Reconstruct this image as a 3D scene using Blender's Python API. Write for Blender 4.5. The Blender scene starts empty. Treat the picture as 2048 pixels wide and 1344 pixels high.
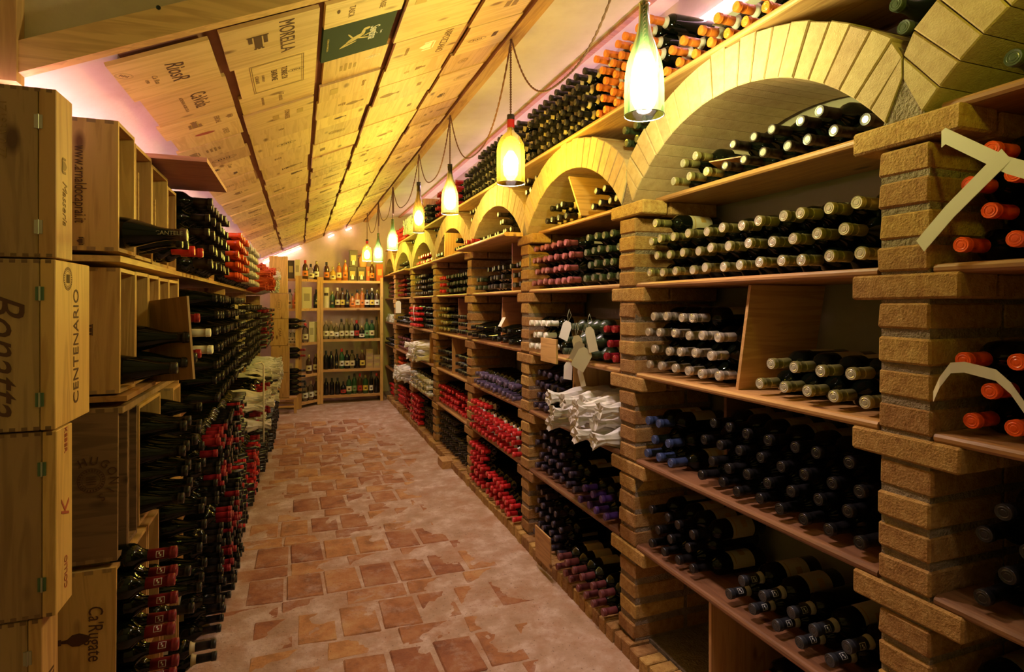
import bpy, bmesh, math, random
from mathutils import Matrix, Vector, noise

RNG = random.Random(7)
S = bpy.context.scene
COL = S.collection
PI = math.pi
CAMZ = 1.45

# ------------------------------------------------------------------ camera, world, exposure
cam_d = bpy.data.cameras.new('camera')
cam_d.sensor_width = 36.0
cam_d.lens = 1150.0 / 2048.0 * 36.0
cam_d.shift_y = -64.0 / 2048.0
cam_d.clip_start = 0.02
cam = bpy.data.objects.new('camera', cam_d)
COL.objects.link(cam)
cam.location = (0, 0, CAMZ)
cam.rotation_euler = (PI / 2, 0, math.radians(-20.3))
S.camera = cam

world = bpy.data.worlds.new('world')
world.use_nodes = True
world.node_tree.nodes['Background'].inputs[0].default_value = (0.9, 0.7, 0.5, 1)
world.node_tree.nodes['Background'].inputs[1].default_value = 0.0
S.world = world

S.view_settings.view_transform = 'Standard'
S.view_settings.look = 'None'
S.view_settings.gamma = 1.0
S.view_settings.use_curve_mapping = False
S.view_settings.exposure = 0.80
S.cycles.use_denoising = True
S.cycles.max_bounces = 6
S.cycles.diffuse_bounces = 2
S.cycles.glossy_bounces = 2
S.cycles.transparent_max_bounces = 12
S.cycles.sample_clamp_indirect = 4.0
S.cycles.blur_glossy = 0.0

# light strengths and the colours of the lamp glasses (near to far)
BULB_L = 600.0
BULB_COL = (1.0, 0.79, 0.78)
LED_COL = (1.0, 0.55, 0.68)
LED_LEFT = 20.0
LED_RIGHT = 12.0
LED_BACK = 12.0
LAMPS = [  # X, Y, top z (neck end), length, glass tint, glass look, neck band, shape
    (0.97, 0.28, 2.35, 0.33, (0.21, 0.33, 0.015), 'olive', None, 'champagne'),
    (0.97, 1.48, 2.355, 0.34, (0.38, 0.46, 0.21), 'green', None, 'champagne'),
    (0.97, 2.64, 2.37, 0.33, (0.38, 0.34, 0.035), 'yellow', 'red', 'wide'),
    (0.97, 3.85, 2.405, 0.335, (0.34, 0.36, 0.075), 'olive', 'dark', 'champagne'),
    (0.97, 4.95, 2.50, 0.43, (0.34, 0.31, 0.04), 'brown', 'dark', 'tall'),
    (0.97, 6.44, 2.39, 0.34, (0.28, 0.40, 0.03), 'green', None, 'champagne'),
    (0.94, 7.45, 2.35, 0.36, (0.32, 0.42, 0.04), 'green', None, 'champagne'),
    (0.90, 8.35, 2.36, 0.30, (0.48, 0.42, 0.06), 'yellow', 'red', 'wide'),
]

# ------------------------------------------------------------------ materials
def nodes_of(m):
    m.use_nodes = True
    nt = m.node_tree
    return nt, nt.nodes, nt.links, nt.nodes['Principled BSDF']

def plain(name, col, rough=0.5, metal=0.0, spec=0.5, coat=0.0, vary=0.0):
    m = bpy.data.materials.new(name)
    nt, N, L, b = nodes_of(m)
    b.inputs['Base Color'].default_value = (*col, 1)
    b.inputs['Roughness'].default_value = rough
    b.inputs['Metallic'].default_value = metal
    b.inputs['Specular IOR Level'].default_value = spec
    b.inputs['Coat Weight'].default_value = coat
    if vary:
        oi = N.new('ShaderNodeObjectInfo')
        mr = N.new('ShaderNodeMapRange')
        mr.inputs['To Min'].default_value = 1 - vary
        mr.inputs['To Max'].default_value = 1 + vary
        mx = N.new('ShaderNodeVectorMath'); mx.operation = 'SCALE'
        mx.inputs[0].default_value = col
        L.new(oi.outputs['Random'], mr.inputs['Value'])
        L.new(mr.outputs[0], mx.inputs['Scale'])
        L.new(mx.outputs[0], b.inputs['Base Color'])
    return m

def tex_coords(N, L, scale=(1, 1, 1), rnd=20.0):
    tc = N.new('ShaderNodeTexCoord')
    oi = N.new('ShaderNodeObjectInfo')
    mu = N.new('ShaderNodeMath'); mu.operation = 'MULTIPLY'; mu.inputs[1].default_value = rnd
    ad = N.new('ShaderNodeVectorMath'); ad.operation = 'ADD'
    mp = N.new('ShaderNodeMapping'); mp.inputs['Scale'].default_value = scale
    L.new(oi.outputs['Random'], mu.inputs[0])
    L.new(tc.outputs['Object'], ad.inputs[0])
    L.new(mu.outputs[0], ad.inputs[1])
    L.new(ad.outputs[0], mp.inputs['Vector'])
    return ad, mp, oi

def ramp(N, stops):
    r = N.new('ShaderNodeValToRGB')
    e = r.color_ramp.elements
    e[0].position = stops[0][0]; e[0].color = (*stops[0][1], 1)
    e[1].position = stops[-1][0]; e[1].color = (*stops[-1][1], 1)
    for p, c in stops[1:-1]:
        x = e.new(p); x.color = (*c, 1)
    return r

def wood(name, light, dark, axis='Z', rough=0.55, knots=True, vary=0.18, bump=0.15):
    m = bpy.data.materials.new(name)
    nt, N, L, b = nodes_of(m)
    sc = {'X': (1.2, 14, 14), 'Y': (14, 1.2, 14), 'Z': (14, 14, 1.2)}[axis]
    ad, mp, oi = tex_coords(N, L, sc)
    n1 = N.new('ShaderNodeTexNoise'); n1.inputs['Scale'].default_value = 1.6
    n1.inputs['Detail'].default_value = 5; n1.inputs['Distortion'].default_value = 0.6
    L.new(mp.outputs[0], n1.inputs['Vector'])
    w = N.new('ShaderNodeMath'); w.operation = 'MULTIPLY'; w.inputs[1].default_value = 28
    L.new(n1.outputs[0], w.inputs[0])
    s = N.new('ShaderNodeMath'); s.operation = 'SINE'
    L.new(w.outputs[0], s.inputs[0])
    mr = N.new('ShaderNodeMapRange'); mr.inputs['From Min'].default_value = -1
    L.new(s.outputs[0], mr.inputs['Value'])
    r = ramp(N, [(0.0, dark), (0.75, light), (1.0, light)])
    L.new(mr.outputs[0], r.inputs['Fac'])
    # soft blotches
    n2 = N.new('ShaderNodeTexNoise'); n2.inputs['Scale'].default_value = 6; n2.inputs['Detail'].default_value = 3
    L.new(ad.outputs[0], n2.inputs['Vector'])
    mix = N.new('ShaderNodeMixRGB'); mix.blend_type = 'MIX'
    L.new(n2.outputs[0], mix.inputs['Fac'])
    L.new(r.outputs[0], mix.inputs[1])
    mix.inputs[2].default_value = (*light, 1)
    out = mix.outputs[0]
    if knots:
        v = N.new('ShaderNodeTexVoronoi'); v.inputs['Scale'].default_value = 1.0
        ksc = {'X': (4, 9, 9), 'Y': (9, 4, 9), 'Z': (9, 9, 4)}[axis]
        m2 = N.new('ShaderNodeMapping'); m2.inputs['Scale'].default_value = ksc
        L.new(ad.outputs[0], m2.inputs['Vector']); L.new(m2.outputs[0], v.inputs['Vector'])
        k = N.new('ShaderNodeMapRange'); k.inputs['From Min'].default_value = 0.07; k.inputs['From Max'].default_value = 0.15
        k.inputs['To Min'].default_value = 1; k.inputs['To Max'].default_value = 0
        L.new(v.outputs['Distance'], k.inputs['Value'])
        mk = N.new('ShaderNodeMixRGB'); mk.inputs[2].default_value = (dark[0] * .45, dark[1] * .35, dark[2] * .3, 1)
        L.new(k.outputs[0], mk.inputs['Fac']); L.new(out, mk.inputs[1])
        out = mk.outputs[0]
    hv = N.new('ShaderNodeHueSaturation')
    v2 = N.new('ShaderNodeMapRange'); v2.inputs['To Min'].default_value = 1 - vary; v2.inputs['To Max'].default_value = 1 + vary
    L.new(oi.outputs['Random'], v2.inputs['Value']); L.new(v2.outputs[0], hv.inputs['Value'])
    h2 = N.new('ShaderNodeMapRange'); h2.inputs['To Min'].default_value = 0.49; h2.inputs['To Max'].default_value = 0.505
    L.new(oi.outputs['Random'], h2.inputs['Value']); L.new(h2.outputs[0], hv.inputs['Hue'])
    L.new(out, hv.inputs['Color'])
    L.new(hv.outputs[0], b.inputs['Base Color'])
    b.inputs['Roughness'].default_value = rough
    bp = N.new('ShaderNodeBump'); bp.inputs['Strength'].default_value = bump; bp.inputs['Distance'].default_value = 0.002
    L.new(mr.outputs[0], bp.inputs['Height']); L.new(bp.outputs[0], b.inputs['Normal'])
    return m

def rough_stone(name, c1, c2, c3, scale=14, bump=0.5, dist=0.004, rough=0.9, vary=0.2, world_space=False, fine=120):
    m = bpy.data.materials.new(name)
    nt, N, L, b = nodes_of(m)
    ad, mp, oi = tex_coords(N, L, (1, 1, 1), 0.0 if world_space else 20.0)
    n1 = N.new('ShaderNodeTexNoise'); n1.inputs['Scale'].default_value = scale; n1.inputs['Detail'].default_value = 7
    n1.inputs['Roughness'].default_value = 0.65
    L.new(ad.outputs[0], n1.inputs['Vector'])
    r = ramp(N, [(0.3, c1), (0.5, c2), (0.7, c3)])
    L.new(n1.outputs[0], r.inputs['Fac'])
    hv = N.new('ShaderNodeHueSaturation')
    v2 = N.new('ShaderNodeMapRange'); v2.inputs['To Min'].default_value = 1 - vary; v2.inputs['To Max'].default_value = 1 + vary
    L.new(oi.outputs['Random'], v2.inputs['Value']); L.new(v2.outputs[0], hv.inputs['Value'])
    h2 = N.new('ShaderNodeMapRange'); h2.inputs['To Min'].default_value = 0.49; h2.inputs['To Max'].default_value = 0.51
    L.new(oi.outputs['Random'], h2.inputs['Value']); L.new(h2.outputs[0], hv.inputs['Hue'])
    L.new(r.outputs[0], hv.inputs['Color'])
    L.new(hv.outputs[0], b.inputs['Base Color'])
    b.inputs['Roughness'].default_value = rough
    n2 = N.new('ShaderNodeTexNoise'); n2.inputs['Scale'].default_value = fine; n2.inputs['Detail'].default_value = 4
    L.new(ad.outputs[0], n2.inputs['Vector'])
    a = N.new('ShaderNodeMath'); a.operation = 'ADD'
    L.new(n1.outputs[0], a.inputs[0]); L.new(n2.outputs[0], a.inputs[1])
    bp = N.new('ShaderNodeBump'); bp.inputs['Strength'].default_value = bump; bp.inputs['Distance'].default_value = dist
    L.new(a.outputs[0], bp.inputs['Height']); L.new(bp.outputs[0], b.inputs['Normal'])
    return m

def thin_glass(name, tint, rough=0.05, gloss=0.10, glow=None, share=0.25):
    m = bpy.data.materials.new(name)
    m.use_nodes = True
    nt = m.node_tree; N = nt.nodes; L = nt.links
    N.clear()
    o = N.new('ShaderNodeOutputMaterial')
    t = N.new('ShaderNodeBsdfTransparent'); t.inputs[0].default_value = (*tint, 1)
    if glow:           # the rim of a bottle is seen through more glass than its middle
        lw = N.new('ShaderNodeLayerWeight'); lw.inputs['Blend'].default_value = 0.45
        mc = N.new('ShaderNodeMixRGB'); mc.inputs[1].default_value = (*tint, 1); mc.inputs[2].default_value = (*[x * .35 for x in glow], 1)
        L.new(lw.outputs['Facing'], mc.inputs[0]); L.new(mc.outputs[0], t.inputs[0])
    g = N.new('ShaderNodeBsdfGlossy'); g.inputs['Roughness'].default_value = rough
    f = N.new('ShaderNodeLayerWeight'); f.inputs['Blend'].default_value = 0.25
    mr = N.new('ShaderNodeMapRange'); mr.inputs['To Min'].default_value = gloss * 0.3; mr.inputs['To Max'].default_value = min(1, gloss * 6)
    L.new(f.outputs['Fresnel'], mr.inputs['Value'])
    mx = N.new('ShaderNodeMixShader')
    if glow:            # slightly cloudy glass: part of the lamp light is scattered through it
        tl = N.new('ShaderNodeBsdfTranslucent'); tl.inputs[0].default_value = (*glow, 1)
        m2 = N.new('ShaderNodeMixShader'); m2.inputs[0].default_value = share
        L.new(t.outputs[0], m2.inputs[1]); L.new(tl.outputs[0], m2.inputs[2]); t = m2
    L.new(mr.outputs[0], mx.inputs[0]); L.new(t.outputs[0], mx.inputs[1]); L.new(g.outputs[0], mx.inputs[2])
    L.new(mx.outputs[0], o.inputs[0])
    return m

def emission(name, col, s):
    m = bpy.data.materials.new(name)
    m.use_nodes = True
    nt = m.node_tree; N = nt.nodes; L = nt.links
    N.clear()
    o = N.new('ShaderNodeOutputMaterial')
    e = N.new('ShaderNodeEmission'); e.inputs[0].default_value = (*col, 1); e.inputs[1].default_value = s
    L.new(e.outputs[0], o.inputs[0])
    return m

M = {}
M['pine_z'] = wood('pine_grain_upright', (0.66, 0.38, 0.13), (0.42, 0.20, 0.055), 'Z')
M['pine_y'] = wood('pine_grain_along', (0.66, 0.38, 0.13), (0.42, 0.20, 0.055), 'Y')
M['pine_x'] = wood('pine_grain_across', (0.66, 0.38, 0.13), (0.42, 0.20, 0.055), 'X')
M['lid_x'] = wood('lid_wood_across', (0.80, 0.56, 0.22), (0.60, 0.36, 0.11), 'X', vary=0.13)
M['lid_y'] = wood('lid_wood_along', (0.80, 0.56, 0.22), (0.60, 0.37, 0.12), 'Y', vary=0.13)
M['lid_orange'] = wood('lid_wood_stained', (0.66, 0.42, 0.17), (0.45, 0.24, 0.08), 'X', vary=0.13)
M['oldwood'] = wood('weathered_wood', (0.23, 0.12, 0.06), (0.10, 0.05, 0.025), 'X', rough=0.7)
M['darkwood_z'] = wood('dark_crate_wood', (0.42, 0.25, 0.11), (0.24, 0.13, 0.055), 'Z')
M['shelf_wood'] = wood('shelf_wood', (0.44, 0.21, 0.07), (0.25, 0.10, 0.035), 'Y', rough=0.45)
M['board_pink'] = wood('reddish_board', (0.52, 0.23, 0.14), (0.36, 0.14, 0.09), 'X', knots=False)
M['green_lid'] = plain('green_painted_lid', (0.02, 0.045, 0.03), 0.75, 0, 0.2)
M['brick'] = rough_stone('brick_clay', (0.32, 0.14, 0.035), (0.46, 0.24, 0.065), (0.56, 0.33, 0.11), scale=42, bump=0.9, dist=0.005, vary=0.2, fine=190)
M['brick_smooth'] = rough_stone('arch_brick_clay', (0.46, 0.30, 0.14), (0.54, 0.37, 0.18), (0.60, 0.42, 0.22), scale=30, bump=0.55, dist=0.003, vary=0.08, fine=260)
M['mortar'] = rough_stone('mortar', (0.22, 0.15, 0.09), (0.31, 0.22, 0.14), (0.38, 0.28, 0.18), scale=30, bump=1.0, dist=0.01, vary=0.05, world_space=True)
M['plaster'] = rough_stone('plaster', (0.66, 0.55, 0.47), (0.72, 0.62, 0.54), (0.76, 0.66, 0.58), scale=5, bump=0.25, dist=0.004, vary=0.0, world_space=True, fine=60)
M['plaster_warm'] = rough_stone('warm_plaster', (0.56, 0.43, 0.27), (0.64, 0.50, 0.32), (0.70, 0.56, 0.37), scale=5, bump=0.25, dist=0.004, vary=0.0, world_space=True, fine=60)
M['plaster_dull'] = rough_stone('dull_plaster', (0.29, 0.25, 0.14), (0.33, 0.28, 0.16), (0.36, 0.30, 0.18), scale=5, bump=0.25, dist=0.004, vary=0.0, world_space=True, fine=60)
M['ceil_base'] = rough_stone('ceiling_backing', (0.33, 0.13, 0.09), (0.38, 0.16, 0.11), (0.42, 0.19, 0.13), scale=8, bump=0.1, vary=0, world_space=True)
M['cement'] = rough_stone('floor_cement', (0.38, 0.21, 0.125), (0.50, 0.31, 0.215), (0.70, 0.51, 0.42), scale=7, bump=1.0, dist=0.006, vary=0.0, world_space=True, fine=45)
def worn(m, other, scale, lo, hi, specks=0.0):
    nt = m.node_tree; N = nt.nodes; L = nt.links; b = N['Principled BSDF']
    src = b.inputs['Base Color'].links[0].from_socket
    g = N.new('ShaderNodeNewGeometry')
    n = N.new('ShaderNodeTexNoise'); n.inputs['Scale'].default_value = scale; n.inputs['Detail'].default_value = 10; n.inputs['Roughness'].default_value = 0.72
    L.new(g.outputs['Position'], n.inputs['Vector'])
    mr = N.new('ShaderNodeMapRange'); mr.inputs['From Min'].default_value = lo; mr.inputs['From Max'].default_value = hi
    L.new(n.outputs[0], mr.inputs['Value'])
    mx = N.new('ShaderNodeMixRGB'); mx.inputs[2].default_value = (*other, 1)
    L.new(mr.outputs[0], mx.inputs[0]); L.new(src, mx.inputs[1])
    out = mx.outputs[0]
    if specks:
        v = N.new('ShaderNodeTexNoise'); v.inputs['Scale'].default_value = 95; v.inputs['Detail'].default_value = 3
        L.new(g.outputs['Position'], v.inputs['Vector'])
        m2 = N.new('ShaderNodeMapRange'); m2.inputs['From Min'].default_value = 0.64; m2.inputs['From Max'].default_value = 0.72; m2.inputs['To Max'].default_value = specks
        L.new(v.outputs[0], m2.inputs['Value'])
        m3 = N.new('ShaderNodeMixRGB'); m3.inputs[2].default_value = (0.13, 0.06, 0.035, 1)
        L.new(m2.outputs[0], m3.inputs[0]); L.new(out, m3.inputs[1]); out = m3.outputs[0]
    L.new(out, b.inputs['Base Color'])
M['tile'] = rough_stone('floor_brick', (0.22, 0.085, 0.035), (0.42, 0.17, 0.06), (0.52, 0.29, 0.13), scale=7, bump=0.8, dist=0.005, vary=0.22, fine=70)
worn(M['tile'], (0.52, 0.35, 0.26), 7, 0.52, 0.74, 0.6)
worn(M['cement'], (0.42, 0.21, 0.11), 4, 0.48, 0.66, 0.75)
M['shelf_shaded'] = wood('shaded_shelf_wood', (0.26, 0.115, 0.045), (0.13, 0.05, 0.02), 'Y', rough=0.5)  # darker copy of the shelf wood: shade of the low near tiers as colour
M['glass'] = plain('dark_bottle_glass', (0.003, 0.004, 0.002), 0.04, 0, 0.32)
M['glass_dusty'] = plain('dusty_green_glass', (0.035, 0.045, 0.025), 0.32, 0, 0.5)
M['label'] = plain('bottle_label', (0.46, 0.37, 0.22), 0.6, vary=0.35)
M['paper'] = plain('paper', (0.78, 0.70, 0.55), 0.7)
M['ink'] = plain('burnt_print', (0.10, 0.035, 0.015), 0.7)
M['ink_soft'] = plain('faded_print', (0.30, 0.165, 0.06), 0.7)
M['ink_gold'] = plain('gold_print', (0.50, 0.38, 0.12), 0.5)
M['ink_white'] = plain('white_print', (0.85, 0.83, 0.75), 0.6)
M['ink_red'] = plain('red_print', (0.40, 0.07, 0.04), 0.6)
M['ink_amber'] = plain('amber_label', (0.48, 0.28, 0.06), 0.5)
M['cord'] = plain('twisted_cord', (0.20, 0.09, 0.05), 0.8)
M['metal'] = plain('hinge_metal', (0.45, 0.42, 0.33), 0.4, 0.9)
M['metal_green'] = plain('green_hinge_metal', (0.10, 0.17, 0.10), 0.5, 0.6)
M['black'] = plain('black_plastic', (0.02, 0.02, 0.02), 0.5)
M['tissue'] = plain('white_tissue', (0.80, 0.74, 0.66), 0.75, vary=0.1)
M['tissue_red'] = plain('orange_tissue', (0.70, 0.10, 0.03), 0.7)
M['clay'] = plain('terracotta', (0.62, 0.32, 0.12), 0.8)
M['carton'] = plain('brown_carton', (0.42, 0.27, 0.14), 0.8)
M['carton_cream'] = plain('cream_carton', (0.70, 0.60, 0.34), 0.6)
M['carton_red'] = plain('red_carton', (0.55, 0.10, 0.03), 0.5)
M['carton_dark'] = plain('dark_carton', (0.06, 0.035, 0.02), 0.5)

# ------------------------------------------------------------------ mesh building
class MB:
    def __init__(self):
        self.v = []; self.f = []; self.m = []; self.sm = []
    def add(self, vs, fs, mi=0, smooth=False, T=None):
        k = len(self.v)
        if T is not None:
            vs = [T @ Vector(p) for p in vs]
        self.v.extend([tuple(p) for p in vs])
        for f in fs:
            self.f.append([i + k for i in f]); self.m.append(mi); self.sm.append(smooth)
    def box(self, x0, x1, y0, y1, z0, z1, mi=0, T=None):
        vs = [(x0, y0, z0), (x1, y0, z0), (x1, y1, z0), (x0, y1, z0), (x0, y0, z1), (x1, y0, z1), (x1, y1, z1), (x0, y1, z1)]
        fs = [(0, 3, 2, 1), (4, 5, 6, 7), (0, 1, 5, 4), (1, 2, 6, 5), (2, 3, 7, 6), (3, 0, 4, 7)]
        self.add(vs, fs, mi, False, T)
    def lathe(self, prof, n=14, mi=0, T=None, smooth=True, a0=0.0, a1=2 * PI):
        vs = []; fs = []
        full = abs(a1 - a0 - 2 * PI) < 1e-6
        rings = []
        for (r, z) in prof:
            if r < 1e-7:
                rings.append([len(vs)]); vs.append((0, 0, z)); continue
            row = []
            cnt = n if full else n + 1
            for i in range(cnt):
                a = a0 + (a1 - a0) * i / n
                row.append(len(vs)); vs.append((r * math.cos(a), r * math.sin(a), z))
            rings.append(row)
        for A, B in zip(rings, rings[1:]):
            if len(A) == 1 and len(B) == 1: continue
            cnt = n
            for i in range(cnt):
                j = (i + 1) % len(A) if len(A) > 1 else 0
                k = (i + 1) % len(B) if len(B) > 1 else 0
                if len(A) == 1: fs.append((A[0], B[k], B[i]))
                elif len(B) == 1: fs.append((A[i], A[j], B[0]))
                else: fs.append((A[i], A[j], B[k], B[i]))
        self.add(vs, fs, mi, smooth, T)
    def tube(self, pts, r, n=6, mi=0, closed=False):
        pts = [Vector(p) for p in pts]
        vs = []; fs = []
        up = Vector((0.3, 0.2, 1)).normalized()
        N = len(pts)
        for i, p in enumerate(pts):
            a = pts[max(i - 1, 0)]; b = pts[min(i + 1, N - 1)]
            if closed: a = pts[i - 1]; b = pts[(i + 1) % N]
            d = (b - a).normalized()
            s = d.cross(up)
            if s.length < 1e-4: s = d.cross(Vector((1, 0, 0)))
            s.normalize(); t = s.cross(d)
            for k in range(n):
                an = 2 * PI * k / n
                vs.append(p + r * (math.cos(an) * s + math.sin(an) * t))
        rng = N if closed else N - 1
        for i in range(rng):
            for k in range(n):
                a = i * n + k; b = i * n + (k + 1) % n
                c = ((i + 1) % N) * n + (k + 1) % n; d = ((i + 1) % N) * n + k
                fs.append((a, b, c, d))
        if not closed:
            fs.append(tuple(range(n))[::-1]); fs.append(tuple(range((N - 1) * n, N * n)))
        self.add(vs, fs, mi, True)
    def mesh(self, name, mats):
        me = bpy.data.meshes.new(name)
        me.from_pydata(self.v, [], self.f)
        for m in (mats if isinstance(mats, (list, tuple)) else [mats]):
            me.materials.append(m)
        me.polygons.foreach_set('material_index', self.m)
        me.polygons.foreach_set('use_smooth', self.sm)
        me.update()
        return me
    def obj(self, name, mats, parent=None, T=None):
        return put(name, self.mesh(name, mats), parent, T)

def put(name, me, parent=None, T=None):
    o = bpy.data.objects.new(name, me)
    COL.objects.link(o)
    if parent is not None: o.parent = parent
    if T is not None: o.matrix_basis = T
    return o

def tag(o, label=None, cat=None, group=None, kind=None):
    if label: o['label'] = label
    if cat: o['category'] = cat
    if group: o['group'] = group
    if kind: o['kind'] = kind
    return o

def empty(name, loc, T=None):
    o = bpy.data.objects.new(name, None)
    o.empty_display_size = 0.05
    COL.objects.link(o)
    o.matrix_basis = T if T is not None else Matrix.Translation(Vector(loc))
    return o

def Tr(x, y, z): return Matrix.Translation(Vector((x, y, z)))
def Rx(a): return Matrix.Rotation(a, 4, 'X')
def Ry(a): return Matrix.Rotation(a, 4, 'Y')
def Rz(a): return Matrix.Rotation(a, 4, 'Z')
def frame(loc, xd, yd):
    xd = Vector(xd).normalized(); yd = Vector(yd).normalized(); zd = xd.cross(yd)
    m = Matrix((xd, yd, zd)).transposed().to_4x4()
    m.translation = Vector(loc)
    return m

def block_mesh(name, dx, dy, dz, mat, bev=0.004, jit=0.0015, rng=RNG):
    """a brick-like block with worn edges, origin at its centre"""
    bm = bmesh.new()
    bmesh.ops.create_cube(bm, size=1)
    for v in bm.verts:
        v.co.x = v.co.x * dx + rng.uniform(-jit, jit)
        v.co.y = v.co.y * dy + rng.uniform(-jit, jit)
        v.co.z = v.co.z * dz + rng.uniform(-jit, jit)
    bmesh.ops.bevel(bm, geom=list(bm.edges), offset=bev, segments=1, affect='EDGES')
    me = bpy.data.meshes.new(name); bm.to_mesh(me); bm.free()
    me.materials.append(mat)
    return me

TEXT_CACHE = {}
def text_mesh(body, size, sx=1.0, shear=0.0, weight=0.0, align='CENTER'):
    key = (body, size, sx, shear, weight, align)
    if key in TEXT_CACHE: return TEXT_CACHE[key]
    c = bpy.data.curves.new('lettering', 'FONT')
    c.body = body; c.size = size; c.shear = shear; c.offset = weight
    c.align_x = align; c.align_y = 'CENTER'; c.extrude = 0.0004; c.resolution_u = 3
    o = bpy.data.objects.new('tmp', c)
    me = bpy.data.meshes.new_from_object(o)
    for v in me.vertices: v.co.x *= sx
    bpy.data.objects.remove(o); bpy.data.curves.remove(c)
    me.name = 'lettering'
    TEXT_CACHE[key] = me
    return me

def text(body, size, T, parent, mat, sx=1.0, shear=0.0, weight=0.0, align='CENTER'):
    me = text_mesh(body, size, sx, shear, weight, align).copy()
    me.materials.clear(); me.materials.append(mat)
    return put('lettering', me, parent, T)

def ring_print(rx, ry, w=0.0012, n=24):
    b = MB(); vs = []; fs = []
    for i in range(n):
        a = 2 * PI * i / n
        vs.append((rx * math.cos(a), ry * math.sin(a), 0)); vs.append(((rx - w) * math.cos(a), (ry - w) * math.sin(a), 0))
    for i in range(n):
        j = (i + 1) % n
        fs.append((2 * i, 2 * j, 2 * j + 1, 2 * i + 1))
    b.add(vs, fs)
    return b

def emblem(kind, T, parent, mat, s=1.0):
    """small stamped device on a crate: flat relief"""
    b = MB(); r = random.Random(sum(map(ord, kind)) + int(s * 100))
    def bar(x0, x1, y0, y1): b.box(x0 * s, x1 * s, y0 * s, y1 * s, 0, 0.0005)
    if kind == 'oval':
        o = ring_print(.05 * s, .026 * s, .002 * s); b.add(o.v, o.f)
        o = ring_print(.044 * s, .021 * s, .001 * s); b.add(o.v, o.f)
        for i in range(5): bar(-.026 + i * .011, -.020 + i * .011, -.008 + .003 * (i % 2), .009 - .003 * (i % 2))
    elif kind == 'seal':
        o = ring_print(.03 * s, .03 * s, .0016 * s); b.add(o.v, o.f)
        o = ring_print(.020 * s, .020 * s, .001 * s); b.add(o.v, o.f)
        for i in range(26):
            a = 2 * PI * i / 26
            b.add([(.0225 * s * math.cos(a), .0225 * s * math.sin(a), 0), (.0275 * s * math.cos(a), .0275 * s * math.sin(a), 0), (.0275 * s * math.cos(a + .12), .0275 * s * math.sin(a + .12), 0), (.0225 * s * math.cos(a + .12), .0225 * s * math.sin(a + .12), 0)], [(0, 1, 2, 3)])
        for i in range(4): bar(-.011, .011, -.010 + i * .006, -.008 + i * .006)
    elif kind == 'disc':
        b.add([(.045 * s * math.cos(2 * PI * i / 24), .018 * s * math.sin(2 * PI * i / 24), 0) for i in range(24)], [tuple(range(24))])
    elif kind == 'crest':
        b.add([(-.02 * s, .02 * s, 0), (-.02 * s, -.005 * s, 0), (0, -.026 * s, 0), (.02 * s, -.005 * s, 0), (.02 * s, .02 * s, 0)], [(0, 1, 2, 3, 4)])
        bar(-.034, -.024, -.01, .024); bar(.024, .034, -.01, .024); bar(-.028, .028, .026, .031)
    elif kind == 'tower':
        bar(-.012, .012, -.05, .03); bar(-.016, -.008, .03, .037); bar(-.004, .004, .03, .037); bar(.008, .016, .03, .037)
        bar(-.03, -.018, -.05, .0); bar(.018, .03, -.05, -.012); bar(-.034, .034, -.056, -.051)
    elif kind == 'lines':
        for i in range(4):
            w = .02 + .02 * r.random()
            for k in range(int(w / .0035)): bar(-w / 2 + k * .0035, -w / 2 + k * .0035 + .0022, .012 - i * .009, .017 - i * .009)
    elif kind == 'block':
        bar(-.026, .026, -.014, .014)
    elif kind == 'frame':
        for (x0, x1, y0, y1) in ((-.13, .13, .095, .0965), (-.13, .13, -.0965, -.095), (-.13, -.1285, -.0965, .0965), (.1285, .13, -.0965, .0965),
                                 (-.124, .124, .089, .0898), (-.124, .124, -.0898, -.089), (-.124, -.1232, -.0898, .0898), (.1232, .124, -.0898, .0898)): bar(x0, x1, y0, y1)
    elif kind == 'figure':
        for (cx, cy, rx, ry, a) in ((0, 0, .035, .011, .4), (.03, .018, .02, .006, 1.2), (.045, .035, .011, .008, 0), (-.03, -.014, .03, .004, .5), (-.03, -.026, .03, .004, .15),
                                    (.02, -.016, .024, .004, -.7), (.045, -.004, .022, .0035, .2), (.06, .012, .018, .003, 1.0), (-.008, .022, .022, .003, 1.7)):
            vs = []
            for i in range(12):
                t = 2 * PI * i / 12; x = rx * math.cos(t); y = ry * math.sin(t)
                vs.append(((cx + x * math.cos(a) - y * math.sin(a)) * s, (cy + x * math.sin(a) + y * math.cos(a)) * s, 0))
            b.add(vs, [tuple(range(12))])
    elif kind == 'amphora':
        b.add([(x * s, y * s, 0) for x, y in ((-.006, .05), (.006, .05), (.008, .03), (.024, .012), (.026, -.012), (.014, -.04), (0, -.05), (-.014, -.04), (-.026, -.012), (-.024, .012), (-.008, .03))], [tuple(range(11))])
        bar(-.012, .012, .05, .062)
    return b.obj('printed_emblem', mat, parent, T)

# ------------------------------------------------------------------ the room
XF = 1.28            # front plane of the brick rack
XB = 1.66            # its back wall
YEND = 9.35          # end wall
def zc(x):           # underside of the sloped ceiling
    return 2.35 + 0.45 * x if x < 1.0 else 2.80 + 0.12 * (x - 1.0)

def structure(name, mb, mats, label=None):
    o = mb.obj(name, mats) if isinstance(mb, MB) else put(name, mb)
    o['kind'] = 'structure'
    if label: o['label'] = label
    return o

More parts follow.
